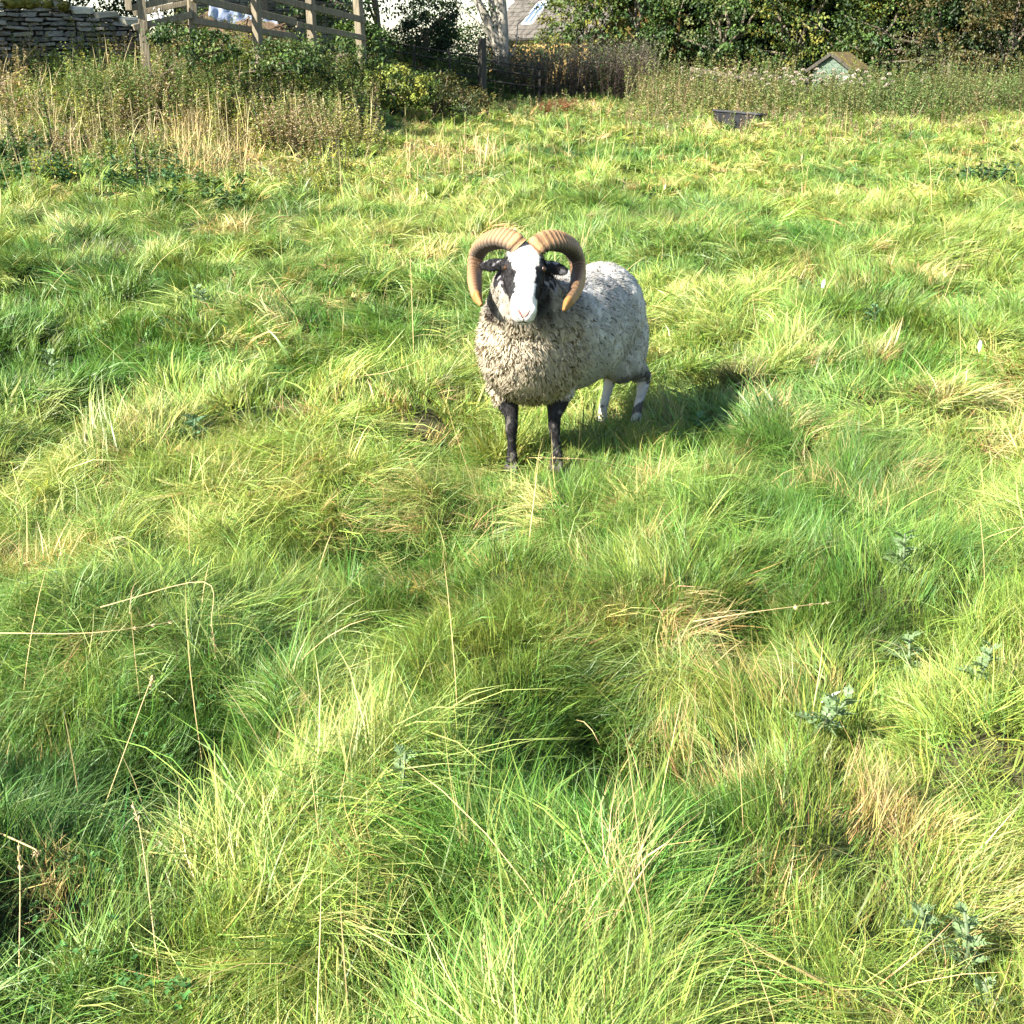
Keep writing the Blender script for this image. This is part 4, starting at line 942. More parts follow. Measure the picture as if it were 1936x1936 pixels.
def leafy_clump(name, label, cat, px, py, w, h, n, leaf, pal, seed, group, narrow=.55):
    x, y = ground_pt(px, py); r = np.random.default_rng(seed); z = gh(x, y); root = thing(name, label, cat, (x, y, z), 0, group)
    cl = Cloud(); st = Cloud(); ns = max(3, n // 9)
    for k in range(ns):
        a = r.uniform(0, 6.28); rr = w * math.sqrt(r.random()); p0 = Vector((math.cos(a) * rr * .7, math.sin(a) * rr * .7, -.02)); p1 = Vector((math.cos(a) * rr, math.sin(a) * rr, h * r.uniform(.6, 1.05)))
        st.tube([p0, (p0 + p1) / 2, p1], [.006, .005, .003], (.09, .10, .04), 5)
        m = n // ns; f = r.uniform(.25, 1, m); pos = np.array(p0)[None] + (np.array(p1 - p0))[None] * f[:, None]; az = r.uniform(0, 6.28, m)
        L = leaf * r.uniform(.6, 1.3, m) * (1.2 - .5 * f)
        pc_ = np.array(pal)[r.integers(0, len(pal), m)]
        leaves(cl, pos, np.stack([np.cos(az), np.sin(az), r.normal(.1, .35, m)], 1), rdir(m, r) * .35 + np.array((0, 0, 1.)), L, L * narrow, pc_ * r.uniform(.7, 1.3, (m, 1)))
    link('foliage', cl.build('foliage'), M_LEAF, root); link('stem', st.build('stem'), M_LEAF, root)['kind'] = 'stuff'
DGp = [(.035, .095, .040), (.05, .12, .045), (.03, .075, .03)]
NG = 'dark leafy clumps in the field'
leafy_clump('nettle_clump', 'dark green nettle clump at the left edge below the bank', 'nettles', 35, 315, .55, .38, 330, .10, DGp, 21, NG)
leafy_clump('nettle_clump', 'dark green nettle clump right of the left edge nettles', 'nettles', 265, 335, .7, .34, 330, .10, DGp, 22, NG)
leafy_clump('nettle_clump', 'blue green nettle clump below the dry straw patch', 'nettles', 420, 320, .40, .26, 200, .09, DGp, 23, NG)
leafy_clump('dock_plant', 'dark broad leaved dock to the right behind the ram', 'dock', 1630, 510, .22, .16, 60, .16, DGp, 24, NG, .45)
leafy_clump('dock_plant', 'dark dock leaves in a hollow right of the ram', 'dock', 1500, 550, .28, .12, 70, .14, DGp, 25, NG, .4)
leafy_clump('nettle_clump', 'green nettle clump near the right edge of the far field', 'nettles', 1860, 370, .45, .28, 220, .09, DGp, 26, NG)
leafy_clump('nettle_clump', 'green leafy clump in the middle of the far field on the right', 'nettles', 1350, 555, .20, .14, 80, .06, DGp, 27, NG)
YP = [(.36, .36, .06), (.28, .30, .05), (.20, .25, .05)]
YG_ = 'yellowing leafy weeds on the bank'
leafy_clump('yellow_weed', 'bright yellow leaved weed below the third fence post', 'weed', 452, 165, .22, .55, 150, .075, YP, 31, YG_)
leafy_clump('yellow_weed', 'taller yellow green weed in front of the dry pink stems', 'weed', 490, 225, .24, .75, 170, .08, YP, 32, YG_)
leafy_clump('yellow_weed', 'low yellow green weed in front of the dry stone wall', 'weed', 205, 245, .42, .40, 200, .075, YP, 33, YG_)
leafy_clump('yellow_weed', 'yellow green weed near the left end of the bank', 'weed', 88, 190, .32, .45, 160, .07, YP, 34, YG_)
leafy_clump('yellow_weed', 'yellow green weed just left of the yellow bush', 'weed', 628, 190, .3, .6, 170, .07, YP, 35, YG_)
def tall_weed(px, py, h, label, seed):
    x, y = ground_pt(px, py); r = np.random.default_rng(seed); root = thing('tall_weed', label, 'weed', (x, y, gh(x, y)), 0, 'tall dark stemmed weeds on the left')
    st = Cloud(); top = Vector((r.normal(-.12, .06), 0, h)); st.tube([(0, 0, -.03), top * .5 + Vector((.02, 0, 0)), top], [.014, .012, .006], (.08, .06, .04), 6); link('stem', st.build('stem'), M_LEAF, root)
    m = 46; f = r.uniform(.35, 1, m); az = r.uniform(0, 6.28, m); cl = Cloud(); L = .10 * (1.25 - .6 * f)
    leaves(cl, np.array(top)[None] * f[:, None], np.stack([np.cos(az), np.sin(az), r.normal(.3, .3, m)], 1), rdir(m, r) * .3 + np.array((0, 0, 1.)), L, L * .4, np.array((.06, .12, .035)) * r.uniform(.7, 1.3, (m, 1))); link('foliage', cl.build('foliage'), M_LEAF, root)
tall_weed(105, 305, .95, 'tall dark stemmed weed with a leafy top standing alone at left', 1)
tall_weed(32, 275, .72, 'thin dark bare stemmed weed nearest the left edge', 2)
tall_weed(243, 185, .70, 'leafy weed standing in front of the right end of the dry stone wall', 3)
tall_weed(500, 270, .85, 'dark stemmed weed below the third fence post', 4)
# seeding thistles in the weed belt
def seed_thistle(seed):
    r = np.random.default_rng(seed); st = Cloud(); fo = Cloud(); heads = []
    st.tube([(0, 0, -.05), (.02, 0, .5), (0, .02, 1.0)], [.012, .010, .006], (.11, .13, .06), 6)
    for k in range(4):
        a = k * 2.4; b = Vector((.01, .01, .55 + .07 * k)); e = b + Vector((math.cos(a) * .14, math.sin(a) * .14, .14)); st.tube([b, (b + e) / 2 + Vector((0, 0, -.02)), e], [.006, .005, .004], (.11, .13, .06), 5); heads.append(e)
    heads.append(Vector((0, .02, 1.02)))
    m = 70; f = r.uniform(.1, .95, m); az = r.uniform(0, 6.28, m); L = .17 * (1.2 - .6 * f)
    leaves(fo, np.stack([f * .01, f * .01, f], 1), np.stack([np.cos(az), np.sin(az), r.normal(.25, .3, m)], 1), rdir(m, r) * .3 + np.array((0, 0, 1.)), L, L * .3, np.array((.11, .15, .06)) * r.uniform(.7, 1.3, (m, 1)))
    hm_ = Cloud(); N = 110; d = rdir(N, r); d[:, 2] = np.abs(d[:, 2]) - .15
    blades(hm_, np.zeros((N, 3)), np.arctan2(d[:, 1], d[:, 0]), np.full(N, .075), np.full(N, .018), np.arccos(np.clip(d[:, 2], -1, 1)), np.arccos(np.clip(d[:, 2], -1, 1)), np.zeros(N), np.array((.50, .42, .35)) * r.uniform(.8, 1.2, (N, 1)), np.array((.60, .52, .45)) * r.uniform(.8, 1.1, (N, 1)), 1)
    return st.build('stem'), fo.build('foliage'), hm_.build('seed_head'), heads
stm, fom, hem, heads = seed_thistle(77)
st_pos = [(1318, 178, 34, 'left end of the row above the dry stalks'), (1352, 165, 35, 'below the pale low rail'), (1388, 160, 35, 'under the end of the pale low rail'), (1425, 155, 35, 'left of the dark low rail'),
          (1445, 170, 33, 'just above the right end of the black trough'), (1480, 178, 33, 'up and right of the black trough'), (1503, 185, 32, 'tallest beside the dark low rail'), (1518, 145, 34, 'in front of the left corner of the hen house'),
          (1540, 175, 33, 'below the green hen house door'), (1552, 182, 32, 'below the hen house near the dry grass tuft'), (1575, 172, 33, 'below the hen house gable right side'), (1590, 185, 32, 'below the white plastic bag'),
          (1618, 172, 33, 'right of the white plastic bag'), (1632, 180, 32, 'below the right eave of the hen house'), (1745, 165, 34.5, 'between the two short wire fence posts'), (1290, 160, 36, 'behind the dry brown stalks'), (1676, 205, 31, 'lowest, right of the hen house')]
for i, (px, py, Y, where) in enumerate(st_pos):
    p = P(px, py, Y); z = gh(p.x, p.y); h = max(.85, p.z - z + .14)
    if i == 0:
        root = thing('seeding_thistle', '', 'thistle', (p.x, p.y, z), 0, 'seeding thistles in the weed belt')
        link('stem', stm, M_LEAF, root); link('foliage', fom, M_LEAF, root)
        hem.materials.append(M_DRY)
        for e in heads: o = bpy.data.objects.new('seed_head', hem); COL.objects.link(o); o.parent = root; o.location = e
        proto = root
    else: root = dup(proto, (p.x, p.y, z), i * 1.3)
    root['label'] = 'seeding thistle with fluffy pinkish heads ' + where; root.scale = (max(.7, h),) * 2 + (h,)
# long dead stalks that can be picked out
def dead_stalk(pts, rad, label, zlift=None):
    p3 = []
    for px, py, dz in pts:
        x, y = ground_pt(px, py); d = ray(px, py); Y = (CAM_H - dz - float(base_h(x, y))) / -d[2] * d[1]
        p3.append(P(px, py, Y))
    if pts[0][2] < .08: x, y = ground_pt(*pts[0][:2]); p3[0] = Vector((x, y, gh(x, y) - .02))
    b = Vector(p3[0]); sm = catmull([tuple(q - b) for q in p3], 5)
    cl = Cloud(); n = len(sm); cl.tube(sm, [rad * .7 * (1 - .65 * i / (n - 1)) for i in range(n)], (.52, .40, .19), 5)
    N = 26; f = np.linspace(.72, 1, N); ii_ = np.clip((f * (n - 1)).astype(int), 0, n - 1); pos = np.array(sm)[ii_]; d = rng.normal(0, 1, (N, 3)) * .5 + (np.array(sm[-1]) - np.array(sm[-4])) / (np.linalg.norm(np.array(sm[-1]) - np.array(sm[-4])) + 1e-6) * 1.2
    leaves(cl, pos, d, rdir(N), np.full(N, rad * 5), np.full(N, rad * 1.6), np.tile(np.array((.50, .37, .20)), (N, 1)))
    tag(link('dead_stalk', cl.build('dead_stalk'), M_DRY, loc=b), label, 'grass stalk', 'long dead grass stalks')
dead_stalk([(783, 690, .02), (780, 600, .24), (775, 470, .58)], .0035, 'tall pale stalk standing upright to the left of the ram')
dead_stalk([(0, 1197, .22), (180, 1196, .25), (350, 1172, .22)], .0022, 'long pale stalk lying level across the grass at the left edge')
dead_stalk([(190, 1148, .20), (385, 1100, .26), (400, 1180, .2), (408, 1240, .10)], .0022, 'bent stalk with a sharp kink left of the hollow')
dead_stalk([(1310, 1175, .16), (1440, 1155, .20), (1590, 1136, .18)], .0024, 'pale stalk lying across the grass at right of centre')
dead_stalk([(150, 1560, .04), (280, 1300, .2), (285, 1295, .2)], .0022, 'leaning stalk rising beside the left hand hollow')
dead_stalk([(30, 1930, .03), (38, 1700, .14), (35, 1590, .2)], .0024, 'reddish upright stalk at the lower left edge')
dead_stalk([(0, 1575, .16), (65, 1605, .18), (70, 1612, .16)], .003, 'thick pale broken stalk poking in at the lower left edge')
dead_stalk([(660, 740, .06), (775, 690, .24), (945, 600, .3)], .0024, 'straight thin stalk leaning towards the chest of the ram')
dead_stalk([(1765, 415, .05), (1757, 300, .45), (1740, 255, .6)], .005, 'tall pale stalk standing in the far field at the right')
dead_stalk([(1190, 880, .03), (1120, 870, .10), (1000, 865, .12)], .0022, 'pale stalk lying just in front of the forelegs')
dead_stalk([(310, 1925, .02), (270, 1600, .16), (250, 1515, .2)], .0022, 'long leaning stalk in the lower left grass')
dead_stalk([(925, 1930, .02), (920, 1850, .10), (915, 1760, .15)], .0020, 'reddish stalk near the bottom middle of the field')
# feathers dropped in the grass
def feather(px, py, L, rz, label):
    x, y = ground_pt(px, py); z = gh(x, y) + .10; cl = Cloud(); N = 26
    f = np.linspace(.12, 1, N); side = np.where(np.arange(N) % 2, 1, -1)
    pos = np.stack([f * L, 0 * f, .15 * L * f * (1 - f)], 1); w = L * .10 * np.sin(np.pi * (.12 + .8 * f))
    leaves(cl, pos, np.stack([np.full(N, .8), side * 1.0, np.full(N, .15)], 1), np.tile((0., 0., 1.), (N, 1)), w * 1.5, w * .5, np.tile((.82, .82, .80), (N, 1)), .05)
    cl.tube([(0, 0, 0), (L * .5, 0, .03 * L), (L, 0, 0)], [.0016, .0012, .0006], (.75, .72, .66), 5)
    o = tag(link('feather', cl.build('feather'), M_DRY, loc=(x, y, z)), label, 'feather', 'white feathers in the grass'); o.rotation_euler = (0, -.5, rz)
feather(1548, 612, .11, 1.2, 'white feather in the grass to the right of the ram')
feather(1846, 700, .10, 1.2, 'white feather near the right edge behind the ram')
feather(1550, 1362, .055, .2, 'white feather beside the pale thistle at lower right')
# dark upright tussocks
def tussock(px, py, n, h, spread, col, label, seed):
    x, y = ground_pt(px, py); r = np.random.default_rng(seed); cl = Cloud(); z = gh(x, y)
    a = r.uniform(0, 6.28, n); rr = spread * np.sqrt(r.random(n)) * .6
    pos = np.stack([np.cos(a) * rr, np.sin(a) * rr, np.full(n, -.02)], 1); D = math.hypot(x, y)
    c = np.array(col) * r.uniform(.6, 1.4, (n, 1))
    blades(cl, pos, a + r.normal(0, .5, n), h * r.uniform(.6, 1.15, n), np.full(n, max(.004, D / 1236 * .9)), np.full(n, R(8)) + r.uniform(0, R(22), n), R(30) + r.uniform(0, R(45), n), r.normal(0, .4, n), c * .8, c, 3)
    tag(link('grass_tussock', cl.build('grass_tussock'), M_GRASS, loc=(x, y, z)), label, 'tussock', 'dark grass tussocks')
tussock(1400, 745, 420, .22, .13, (.12, .12, .04), 'brownish upright tussock at the far tip of the shadow of the ram', 1)
tussock(1235, 415, 420, .30, .28, (.13, .13, .045), 'brown green tussock in the field behind the horns', 2)
tussock(180, 490, 700, .28, .42, (.11, .11, .045), 'dark brownish tussock in the left part of the field', 3)
tussock(590, 240, 300, .45, .3, (.30, .30, .07), 'yellow upright tussock at the foot of the bank', 4)
tussock(225, 290, 420, .42, .4, (.30, .33, .07), 'bright yellow green tussock below the dry stone wall', 5)
# ------------------------------------------------------------------ the ram
ram = thing('ram', 'horned ram with white blazed face standing in the grass and looking at the viewer', 'ram', (0.29, 5.16, 0))
RO = np.array((0.29, 5.16, 0.0))
Hd = Vector((-0.555, -0.832, 0)); Rt = Vector((0.832, -0.555, 0))      # heading, and the ram's own left (picture right)
CF = Vector((0.09, 4.87, 0)); CR = Vector((0.40, 5.405, 0))
def ell(bm, c, l, w, h, head=None, pitch=0.0, sub=3):
    hd = head or Hd
    m3 = Matrix((hd, Vector((-hd.y, hd.x, 0)), Vector((0, 0, 1)))).transposed()
    m3 = m3 @ Matrix.Rotation(pitch, 3, 'Y')
    m = Matrix.Translation(Vector(c)) @ m3.to_4x4() @ Matrix.Diagonal((l, w, h, 1))
    bmesh.ops.create_icosphere(bm, subdivisions=sub, radius=1.0, matrix=m)
def bm_sweep(bm, pts, rad, nseg=12):
    V, Q, T = sweep(pts, rad, nseg)
    vs = [bm.verts.new(v) for v in V]
    for f in Q + T: bm.faces.new([vs[i] for i in f])
bm = bmesh.new()
Z = Vector((0, 0, 1))
mid = (CF + CR) / 2
ell(bm, mid + Z * .500 + Rt * -.004, .46, .216, .245)                       # barrel
ell(bm, CF + Hd * .00 + Z * .500, .235, .205, .225)                        # chest
ell(bm, CF + Hd * .07 + Z * .52, .17, .185, .185)                          # breast
ell(bm, CF + Hd * -.12 + Z * .52, .25, .212, .232)                         # shoulders
ell(bm, CR + Z * .515 + Hd * .02, .23, .188, .232)                         # rump
ell(bm, CR + Z * .40 - Hd * .05 + Rt * .078, .15, .10, .19)                # hams
ell(bm, CR + Z * .40 - Hd * .05 - Rt * .078, .15, .10, .19)
# head frame
POLL = P(993, 470, 4.66); MUZ = P(990, 597, 4.45)
hu = (MUZ - POLL).normalized()
hs = Vector((.995, -.03, -.085)); hs = (hs - hu * hs.dot(hu)).normalized()     # picture right
hn = hs.cross(hu)
if hn.y > 0: hn = -hn
HL = (MUZ - POLL).length
def HP(s, u, n): return POLL + hs * s + hu * u + hn * n
# neck, wool-thick
nk0 = CF + Hd * -.02 + Z * .56; nk1 = HP(0, .05, -.13)
bm_sweep(bm, [nk0, nk0.lerp(nk1, .35) + Hd * .03, nk0.lerp(nk1, .7) + Hd * .02, nk1, nk1.lerp(POLL, .5)], [.20, .185, .145, .115, .07], 16)
# head: (u, half width, top n, bottom n)
secs = [(-.035, .040, -.005, -.09), (-.02, .060, .012, -.115), (.01, .072, .026, -.135), (.05, .078, .034, -.15), (.09, .079, .034, -.152), (.125, .072, .030, -.145),
        (.16, .061, .027, -.128), (.20, .053, .025, -.108), (.235, .0485, .021, -.092), (.265, .048, .014, -.083), (.285, .044, .005, -.076), (.300, .034, -.010, -.066), (.308, .018, -.026, -.054)]
NS = 20; rows = []
for (u, w, tp, bt) in secs:
    u = u * HL / .305; row = []
    for k in range(NS):
        a = 2 * math.pi * k / NS
        ca, sa = math.cos(a), math.sin(a)
        ex = .80
        s = w * math.copysign(abs(ca) ** ex, ca); c = (tp + bt) / 2; hgt = (tp - bt) / 2
        nn = c + hgt * math.copysign(abs(sa) ** .9, sa)
        if sa < 0: s *= (1 + .18 * sa)                                      # narrower jaw
        row.append(bm.verts.new(HP(s, u, nn)))
    rows.append(row)
for a, b in zip(rows, rows[1:]):
    for k in range(NS): bm.faces.new((a[k], a[(k + 1) % NS], b[(k + 1) % NS], b[k]))
bm.faces.new(rows[0][::-1]); bm.faces.new(rows[-1])
for sg in (-1, 1):                                                          # brow, cheek, lips
    m = Matrix.Translation(HP(sg * .058, .085, -.008)) @ Matrix.Diagonal((.022, .022, .022, 1)); bmesh.ops.create_icosphere(bm, subdivisions=2, radius=1, matrix=m)
    m = Matrix.Translation(HP(sg * .025, .268 * HL / .305, -.012)) @ Matrix.Diagonal((.024, .026, .024, 1)); bmesh.ops.create_icosphere(bm, subdivisions=2, radius=1, matrix=m)
    # ear
    e0 = HP(sg * .060, .028, -.055); ed = (hs * sg + hn * -.22 + hu * (.10 if sg > 0 else .04)).normalized()
    bm_sweep(bm, [e0, e0 + ed * .03, e0 + ed * .062, e0 + ed * .092, e0 + ed * .112], [(.014, .014), (.024, .013), (.029, .0125), (.021, .011), (.008, .007)], 10)
# legs (world points; hoof foot added as its own part)
def gz_(p): return gh(p[0], p[1])
F = [Vector((x, y, gh(x, y))) for x, y in RAM_FEET]
def leg(pts, rad): bm_sweep(bm, pts, rad, 12)
HOOF = []
# picture-left fore leg, picture-right fore leg
for k, (ft, kn, el) in enumerate([(F[0], P(967, 797, 4.86), P(955, 735, 4.90)), (F[1], P(1048, 795, 4.84), P(1058, 735, 4.90))]):
    fl = ft + Z * .075 + (kn - ft) * Vector((.25, .25, 0)).x * 0
    c = ft.lerp(kn, .5); 
    leg([el + Z * .05, el, el.lerp(kn, .55), kn + Z * .022, kn - Z * .018, c + Z * .02, fl + Z * .012, fl - Z * .012, ft + Z * .03],
        [.066, .060, .042, (.028, .028), (.026, .027), (.018, .0195), (.019, .021), (.023, .025), (.022, .024)])
    HOOF.append((ft, Hd))
for k, (ft, hk, st) in enumerate([(F[2], None, CR - Rt * .085 + Z * .36), (F[3], None, CR + Rt * .085 + Z * .36)]):
    hk = ft - Hd * .075 + Z * .235
    fl = ft + Z * .075 - Hd * .012
    leg([st, st.lerp(hk, .45) + Hd * .01, st.lerp(hk, .8), hk + Z * .012, hk - Z * .03 + Hd * .008, fl.lerp(hk, .45), fl + Z * .012, fl - Z * .012, ft + Z * .03],
        [.085, .070, .045, (.030, .034), (.025, .030), (.0185, .021), (.019, .022), (.023, .025), (.022, .024)])
    HOOF.append((ft, Hd))
# tail
tl = CR - Hd * .21 + Z * .58
bm_sweep(bm, [tl + Hd * .06, tl, tl - Z * .10 - Hd * .03, tl - Z * .22 - Hd * .03], [.04, .042, .036, .016], 10)
bmesh.ops.recalc_face_normals(bm, faces=bm.faces)
tmp = link('ram_raw', bm_mesh('ram_raw', bm))
md = tmp.modifiers.new('r', 'REMESH'); md.mode = 'VOXEL'; md.voxel_size = .0072; md.use_smooth_shade = True
ms = tmp.modifiers.new('s', 'SMOOTH'); ms.iterations = 4; ms.factor = .5
dg = bpy.context.evaluated_depsgraph_get()
body_me = bpy.data.meshes.new_from_object(tmp.evaluated_get(dg)); body_me.name = 'body'
bpy.data.objects.remove(tmp)
nv = len(body_me.vertices)
co = np.zeros(nv * 3); body_me.vertices.foreach_get('co', co); co = co.reshape(-1, 3)
no = np.zeros(nv * 3); body_me.vertices.foreach_get('normal', no); no = no.reshape(-1, 3)
def head_uvw(c):
    d = c - np.array(POLL); return d @ np.array(hs), d @ np.array(hu), d @ np.array(hn)
def n3(c, f, seed):                       # cheap 3-D noise out of three planes
    return (vnoise(c[:, 0] * f, c[:, 2] * f + c[:, 1] * f * .7, seed) + vnoise(c[:, 1] * f + 3, c[:, 0] * f * .6 - c[:, 2] * f, seed + 1)) / 2
hS, hU, hN = head_uvw(co)
along = (co - np.array(CF)) @ np.array(Hd)           # + towards the breast
lat = (co - np.array(CF)) @ np.array(Rt)
is_face = ((np.abs(hS) < .095) & (hU > -.05) & (hN > -.115 + .25 * np.clip(hU - .15, 0, 1) * 0) & (hU < .36)) & ~((hN < -.085) & (hU < .03) & (np.abs(hS) < .05))
is_face &= ~((hN < -.10) & (hU < .17))
is_face &= np.abs(hS) < np.interp(hU * .305 / HL, [q[0] for q in secs], [q[1] for q in secs]) + .010
is_face &= hN > np.interp(hU * .305 / HL, [q[0] for q in secs], [q[3] for q in secs]) - .012
is_ear = (np.abs(hS) > .074) & (hU < .095) & (hU > -.05) & (hN > -.14) & (hN < .02) & (np.abs(hS) < .20) & (co[:, 1] < 4.80)
topo = np.where(along > -.3, .30, .33)
is_leg = (co[:, 2] < .275 + .02 * n3(co, 40, 9)) & ((np.sqrt((co[:, 0] - F[0].x + .0) ** 2 + (co[:, 1] - F[0].y - .02) ** 2) < .062) | (np.sqrt((co[:, 0] - F[1].x) ** 2 + (co[:, 1] - F[1].y - .02) ** 2) < .062))
rl = np.zeros(nv, bool)
for ft in (F[2], F[3]):
    h = ft - Hd * .05
    rl |= np.sqrt((co[:, 0] - h.x) ** 2 + (co[:, 1] - h.y) ** 2) < .078
is_hleg = rl & (co[:, 2] < .255)
fleece_m = ~(is_face | is_ear | is_leg | is_hleg)
# ---- pigment
WHITE = np.array((.66, .64, .60)); BLACK = np.array((.018, .017, .018)); CREAM = np.array((.54, .465, .345)); GREYW = np.array((.46, .44, .40)); DARKW = np.array((.20, .18, .15))
nz1 = n3(co, 9, 3); nz2 = n3(co, 30, 5); nz3 = n3(co, 75, 7)
def wool_col(c, nrm):
    al = (c - np.array(CF)) @ np.array(Hd)
    a = n3(c, 9, 3); b = n3(c, 30, 5)
    col = mixc(np.broadcast_to(GREYW, c.shape), np.broadcast_to(CREAM, c.shape), sstep(-.20, .03, al))
    col = mixc(col, np.broadcast_to(DARKW, c.shape), np.clip((b - .55) * 1.2, 0, .30) * sstep(-.12, -.3, al) * .6)
    s_, u_, n_ = head_uvw(c)
    nk = sstep(.60, .68, c[:, 2]) * sstep(-.16, -.08, al)
    col = mixc(col, np.broadcast_to(np.array((.20, .185, .165)), c.shape), nk * .75)
    spot = sstep(.062, .035, np.linalg.norm(c - np.array(P(931, 583, 4.72)), axis=1))
    col = mixc(col, np.broadcast_to(np.array((.06, .05, .045)), c.shape), spot * .9)
    throat = sstep(.092, .05, np.linalg.norm((c - np.array(P(1036, 552, 4.60))) * np.array((1, 1, .45)), axis=1))
    col = mixc(col, np.broadcast_to(BLACK, c.shape), np.clip(throat, 0, .95))
    leglow = .6 * sstep(.285, .25, c[:, 2]) * (al < -.4)
    col = mixc(col, np.broadcast_to(np.array((.055, .045, .04)), c.shape), leglow * .85)
    return col
pc = wool_col(co, no) * .92
edge = .060 - .026 * sstep(.03, .16, hU) + .010 * sstep(.19, .25, hU) + .040 * sstep(.225, .262, hU) + .008 * (nz2 - .5) * 2 + .014 * (n3(co, 140, 29) - .5)
edge = edge + .012 * (hS < 0) * sstep(.06, .0, hU)
blaze = np.abs(hS) < edge
muz = (hU > .215 + .02 * (nz2 - .5)) & (hN > -.075)
white = (blaze & (hN > -.03)) | muz | ((hU < .03) & (hN > -.045) & (np.abs(hS) < .052))
fc = np.where(white[:, None], WHITE * (.94 + .12 * nz2[:, None]), BLACK * (.8 + 1.2 * nz2[:, None]))
pc = np.where(is_face[:, None], fc, pc)
ear_c = np.where((n3(co, 60, 13) > .60)[:, None], np.array((.24, .225, .23)), BLACK)
pc = np.where(is_ear[:, None], ear_c, pc)
pc = np.where(is_leg[:, None], np.where((n3(co, 60, 15) > .70)[:, None], np.array((.10, .09, .08)), BLACK), pc)
hl = np.array((.46, .44, .41)) * (.7 + .55 * n3(co, 50, 17)[:, None]); hl = np.where((co[:, 2] > .222)[:, None], np.array((.05, .042, .04)), hl)
hl = np.where((n3(co, 34, 19) > .66)[:, None], np.array((.10, .09, .085)), hl)
pc = np.where(is_hleg[:, None], hl, pc)
# nose leather, nostrils and mouth as pigment plus a carved groove
k305 = HL / .305
pink = np.array((.62, .30, .27))
dn = np.full(nv, 9.0)
for sg in (-1, 1):
    for t in np.linspace(0, 1, 7):
        q = np.array(HP(sg * (.006 + .019 * t), (.298 - .026 * t) * k305, -.008 + .012 * t)); dn = np.minimum(dn, np.linalg.norm(co - q, axis=1))
pc = np.where((dn < .0070)[:, None], np.array((.52, .27, .245)), pc)
mo = np.full(nv, 9.0)
for s in np.linspace(-.030, .030, 13):
    q = np.array(HP(s, (.3055 - .35 * abs(s)) * k305, -.040 - .15 * abs(s))); mo = np.minimum(mo, np.linalg.norm(co - q, axis=1))
for t in np.linspace(0, 1, 5):
    q = np.array(HP(0, (.303 + .002 * t) * k305, -.016 - .022 * t)); mo = np.minimum(mo, np.linalg.norm(co - q, axis=1) + .002)
pc = np.where((mo < .0050)[:, None], np.array((.075, .042, .040)), pc)
disp = np.where(fleece_m, .010 * (nz1 - .5) + .010 * (nz2 - .5) + .007 * (nz3 - .5), .002 * (nz3 - .5))
disp = disp - .004 * np.exp(-(mo / .005) ** 2) - .004 * np.exp(-(dn / .006) ** 2)
co2 = co + no * disp[:, None] - RO
body_me.vertices.foreach_set('co', co2.ravel().astype(np.float32))
at = body_me.attributes.new('col', 'FLOAT_COLOR', 'POINT'); c4 = np.ones((nv, 4)); c4[:, :3] = pc; at.data.foreach_set('color', c4.ravel().astype(np.float32))
body_me.materials.clear(); body_me.update()
M_COAT = mat_attr('short_coat', .75, .2, .5, 350)
body = link('body', body_me, M_COAT, ram)
# ---- fleece locks
tri = np.array([p.vertices[:3] for p in body_me.polygons] + [(p.vertices[0], p.vertices[2], p.vertices[3]) for p in body_me.polygons if len(p.vertices) == 4])
tri = tri[fleece_m[tri].all(1)]
A = co[tri]; area = np.linalg.norm(np.cross(A[:, 1] - A[:, 0], A[:, 2] - A[:, 0]), axis=1)
NL = 70000
pick = rng.choice(len(tri), NL, p=area / area.sum()); bc = rng.dirichlet((1, 1, 1), NL)
lp = (A[pick] * bc[:, :, None]).sum(1); ln = (no[tri[pick]] * bc[:, :, None]).sum(1); ln /= np.linalg.norm(ln, axis=1, keepdims=True)
lal = (lp - np.array(CF)) @ np.array(Hd)
chest = sstep(-.16, .0, lal) * sstep(.70, .62, lp[:, 2])
cellf = 55
clump = np.stack([vnoise(lp[:, 0] * cellf + lp[:, 1] * 31, lp[:, 2] * cellf, 200 + k) - .5 for k in range(3)], 1)
down = np.array((0, 0, -1.0)) + np.array(-Hd) * (.6 * (1 - chest))[:, None]
down = down - ln * (down * ln).sum(1, keepdims=True)
d0 = ln * (.34 + .56 * chest)[:, None] + down * .65 + clump * (.5 + 1.1 * chest)[:, None] + rng.normal(0, 1, (NL, 3)) * (.13 + .09 * chest)[:, None]
d0 /= np.linalg.norm(d0, axis=1, keepdims=True)
Lk = (.016 + .012 * chest) * rng.uniform(.6, 1.3, NL) * np.where((lp[:, 2] > .69) & (lal > -.1), .75, 1)
Wk = (.0050 + .0018 * chest) * rng.uniform(.7, 1.4, NL)
lc = wool_col(lp, ln) * (1 + rng.uniform(-.17, .17, (NL, 1)) * (.45 + .55 * chest[:, None])) * (1 + .3 * (n3(lp, 60, 23)[:, None] - .5))
side = np.cross(d0, ln + rng.normal(0, .5, (NL, 3))); side /= np.linalg.norm(side, axis=1, keepdims=True) + 1e-9
nsg = 2; m = 2 * nsg + 1; V = np.zeros((NL, m, 3)); C = np.zeros((NL, m, 3)); pcur = lp - ln * .003
for k in range(nsg):
    w = (Wk * (1 - .25 * k) * .5)[:, None]
    V[:, 2 * k] = pcur - side * w; V[:, 2 * k + 1] = pcur + side * w
    C[:, 2 * k] = lc * (.85 + .12 * k); C[:, 2 * k + 1] = lc * (.85 + .12 * k)
    d = d0 + down * (.35 * k) + rng.normal(0, .12, (NL, 3)); d /= np.linalg.norm(d, axis=1, keepdims=True)
    pcur = pcur + d * (Lk / nsg)[:, None]
V[:, -1] = pcur; C[:, -1] = lc * 1.15
off = (np.arange(NL) * m)[:, None]
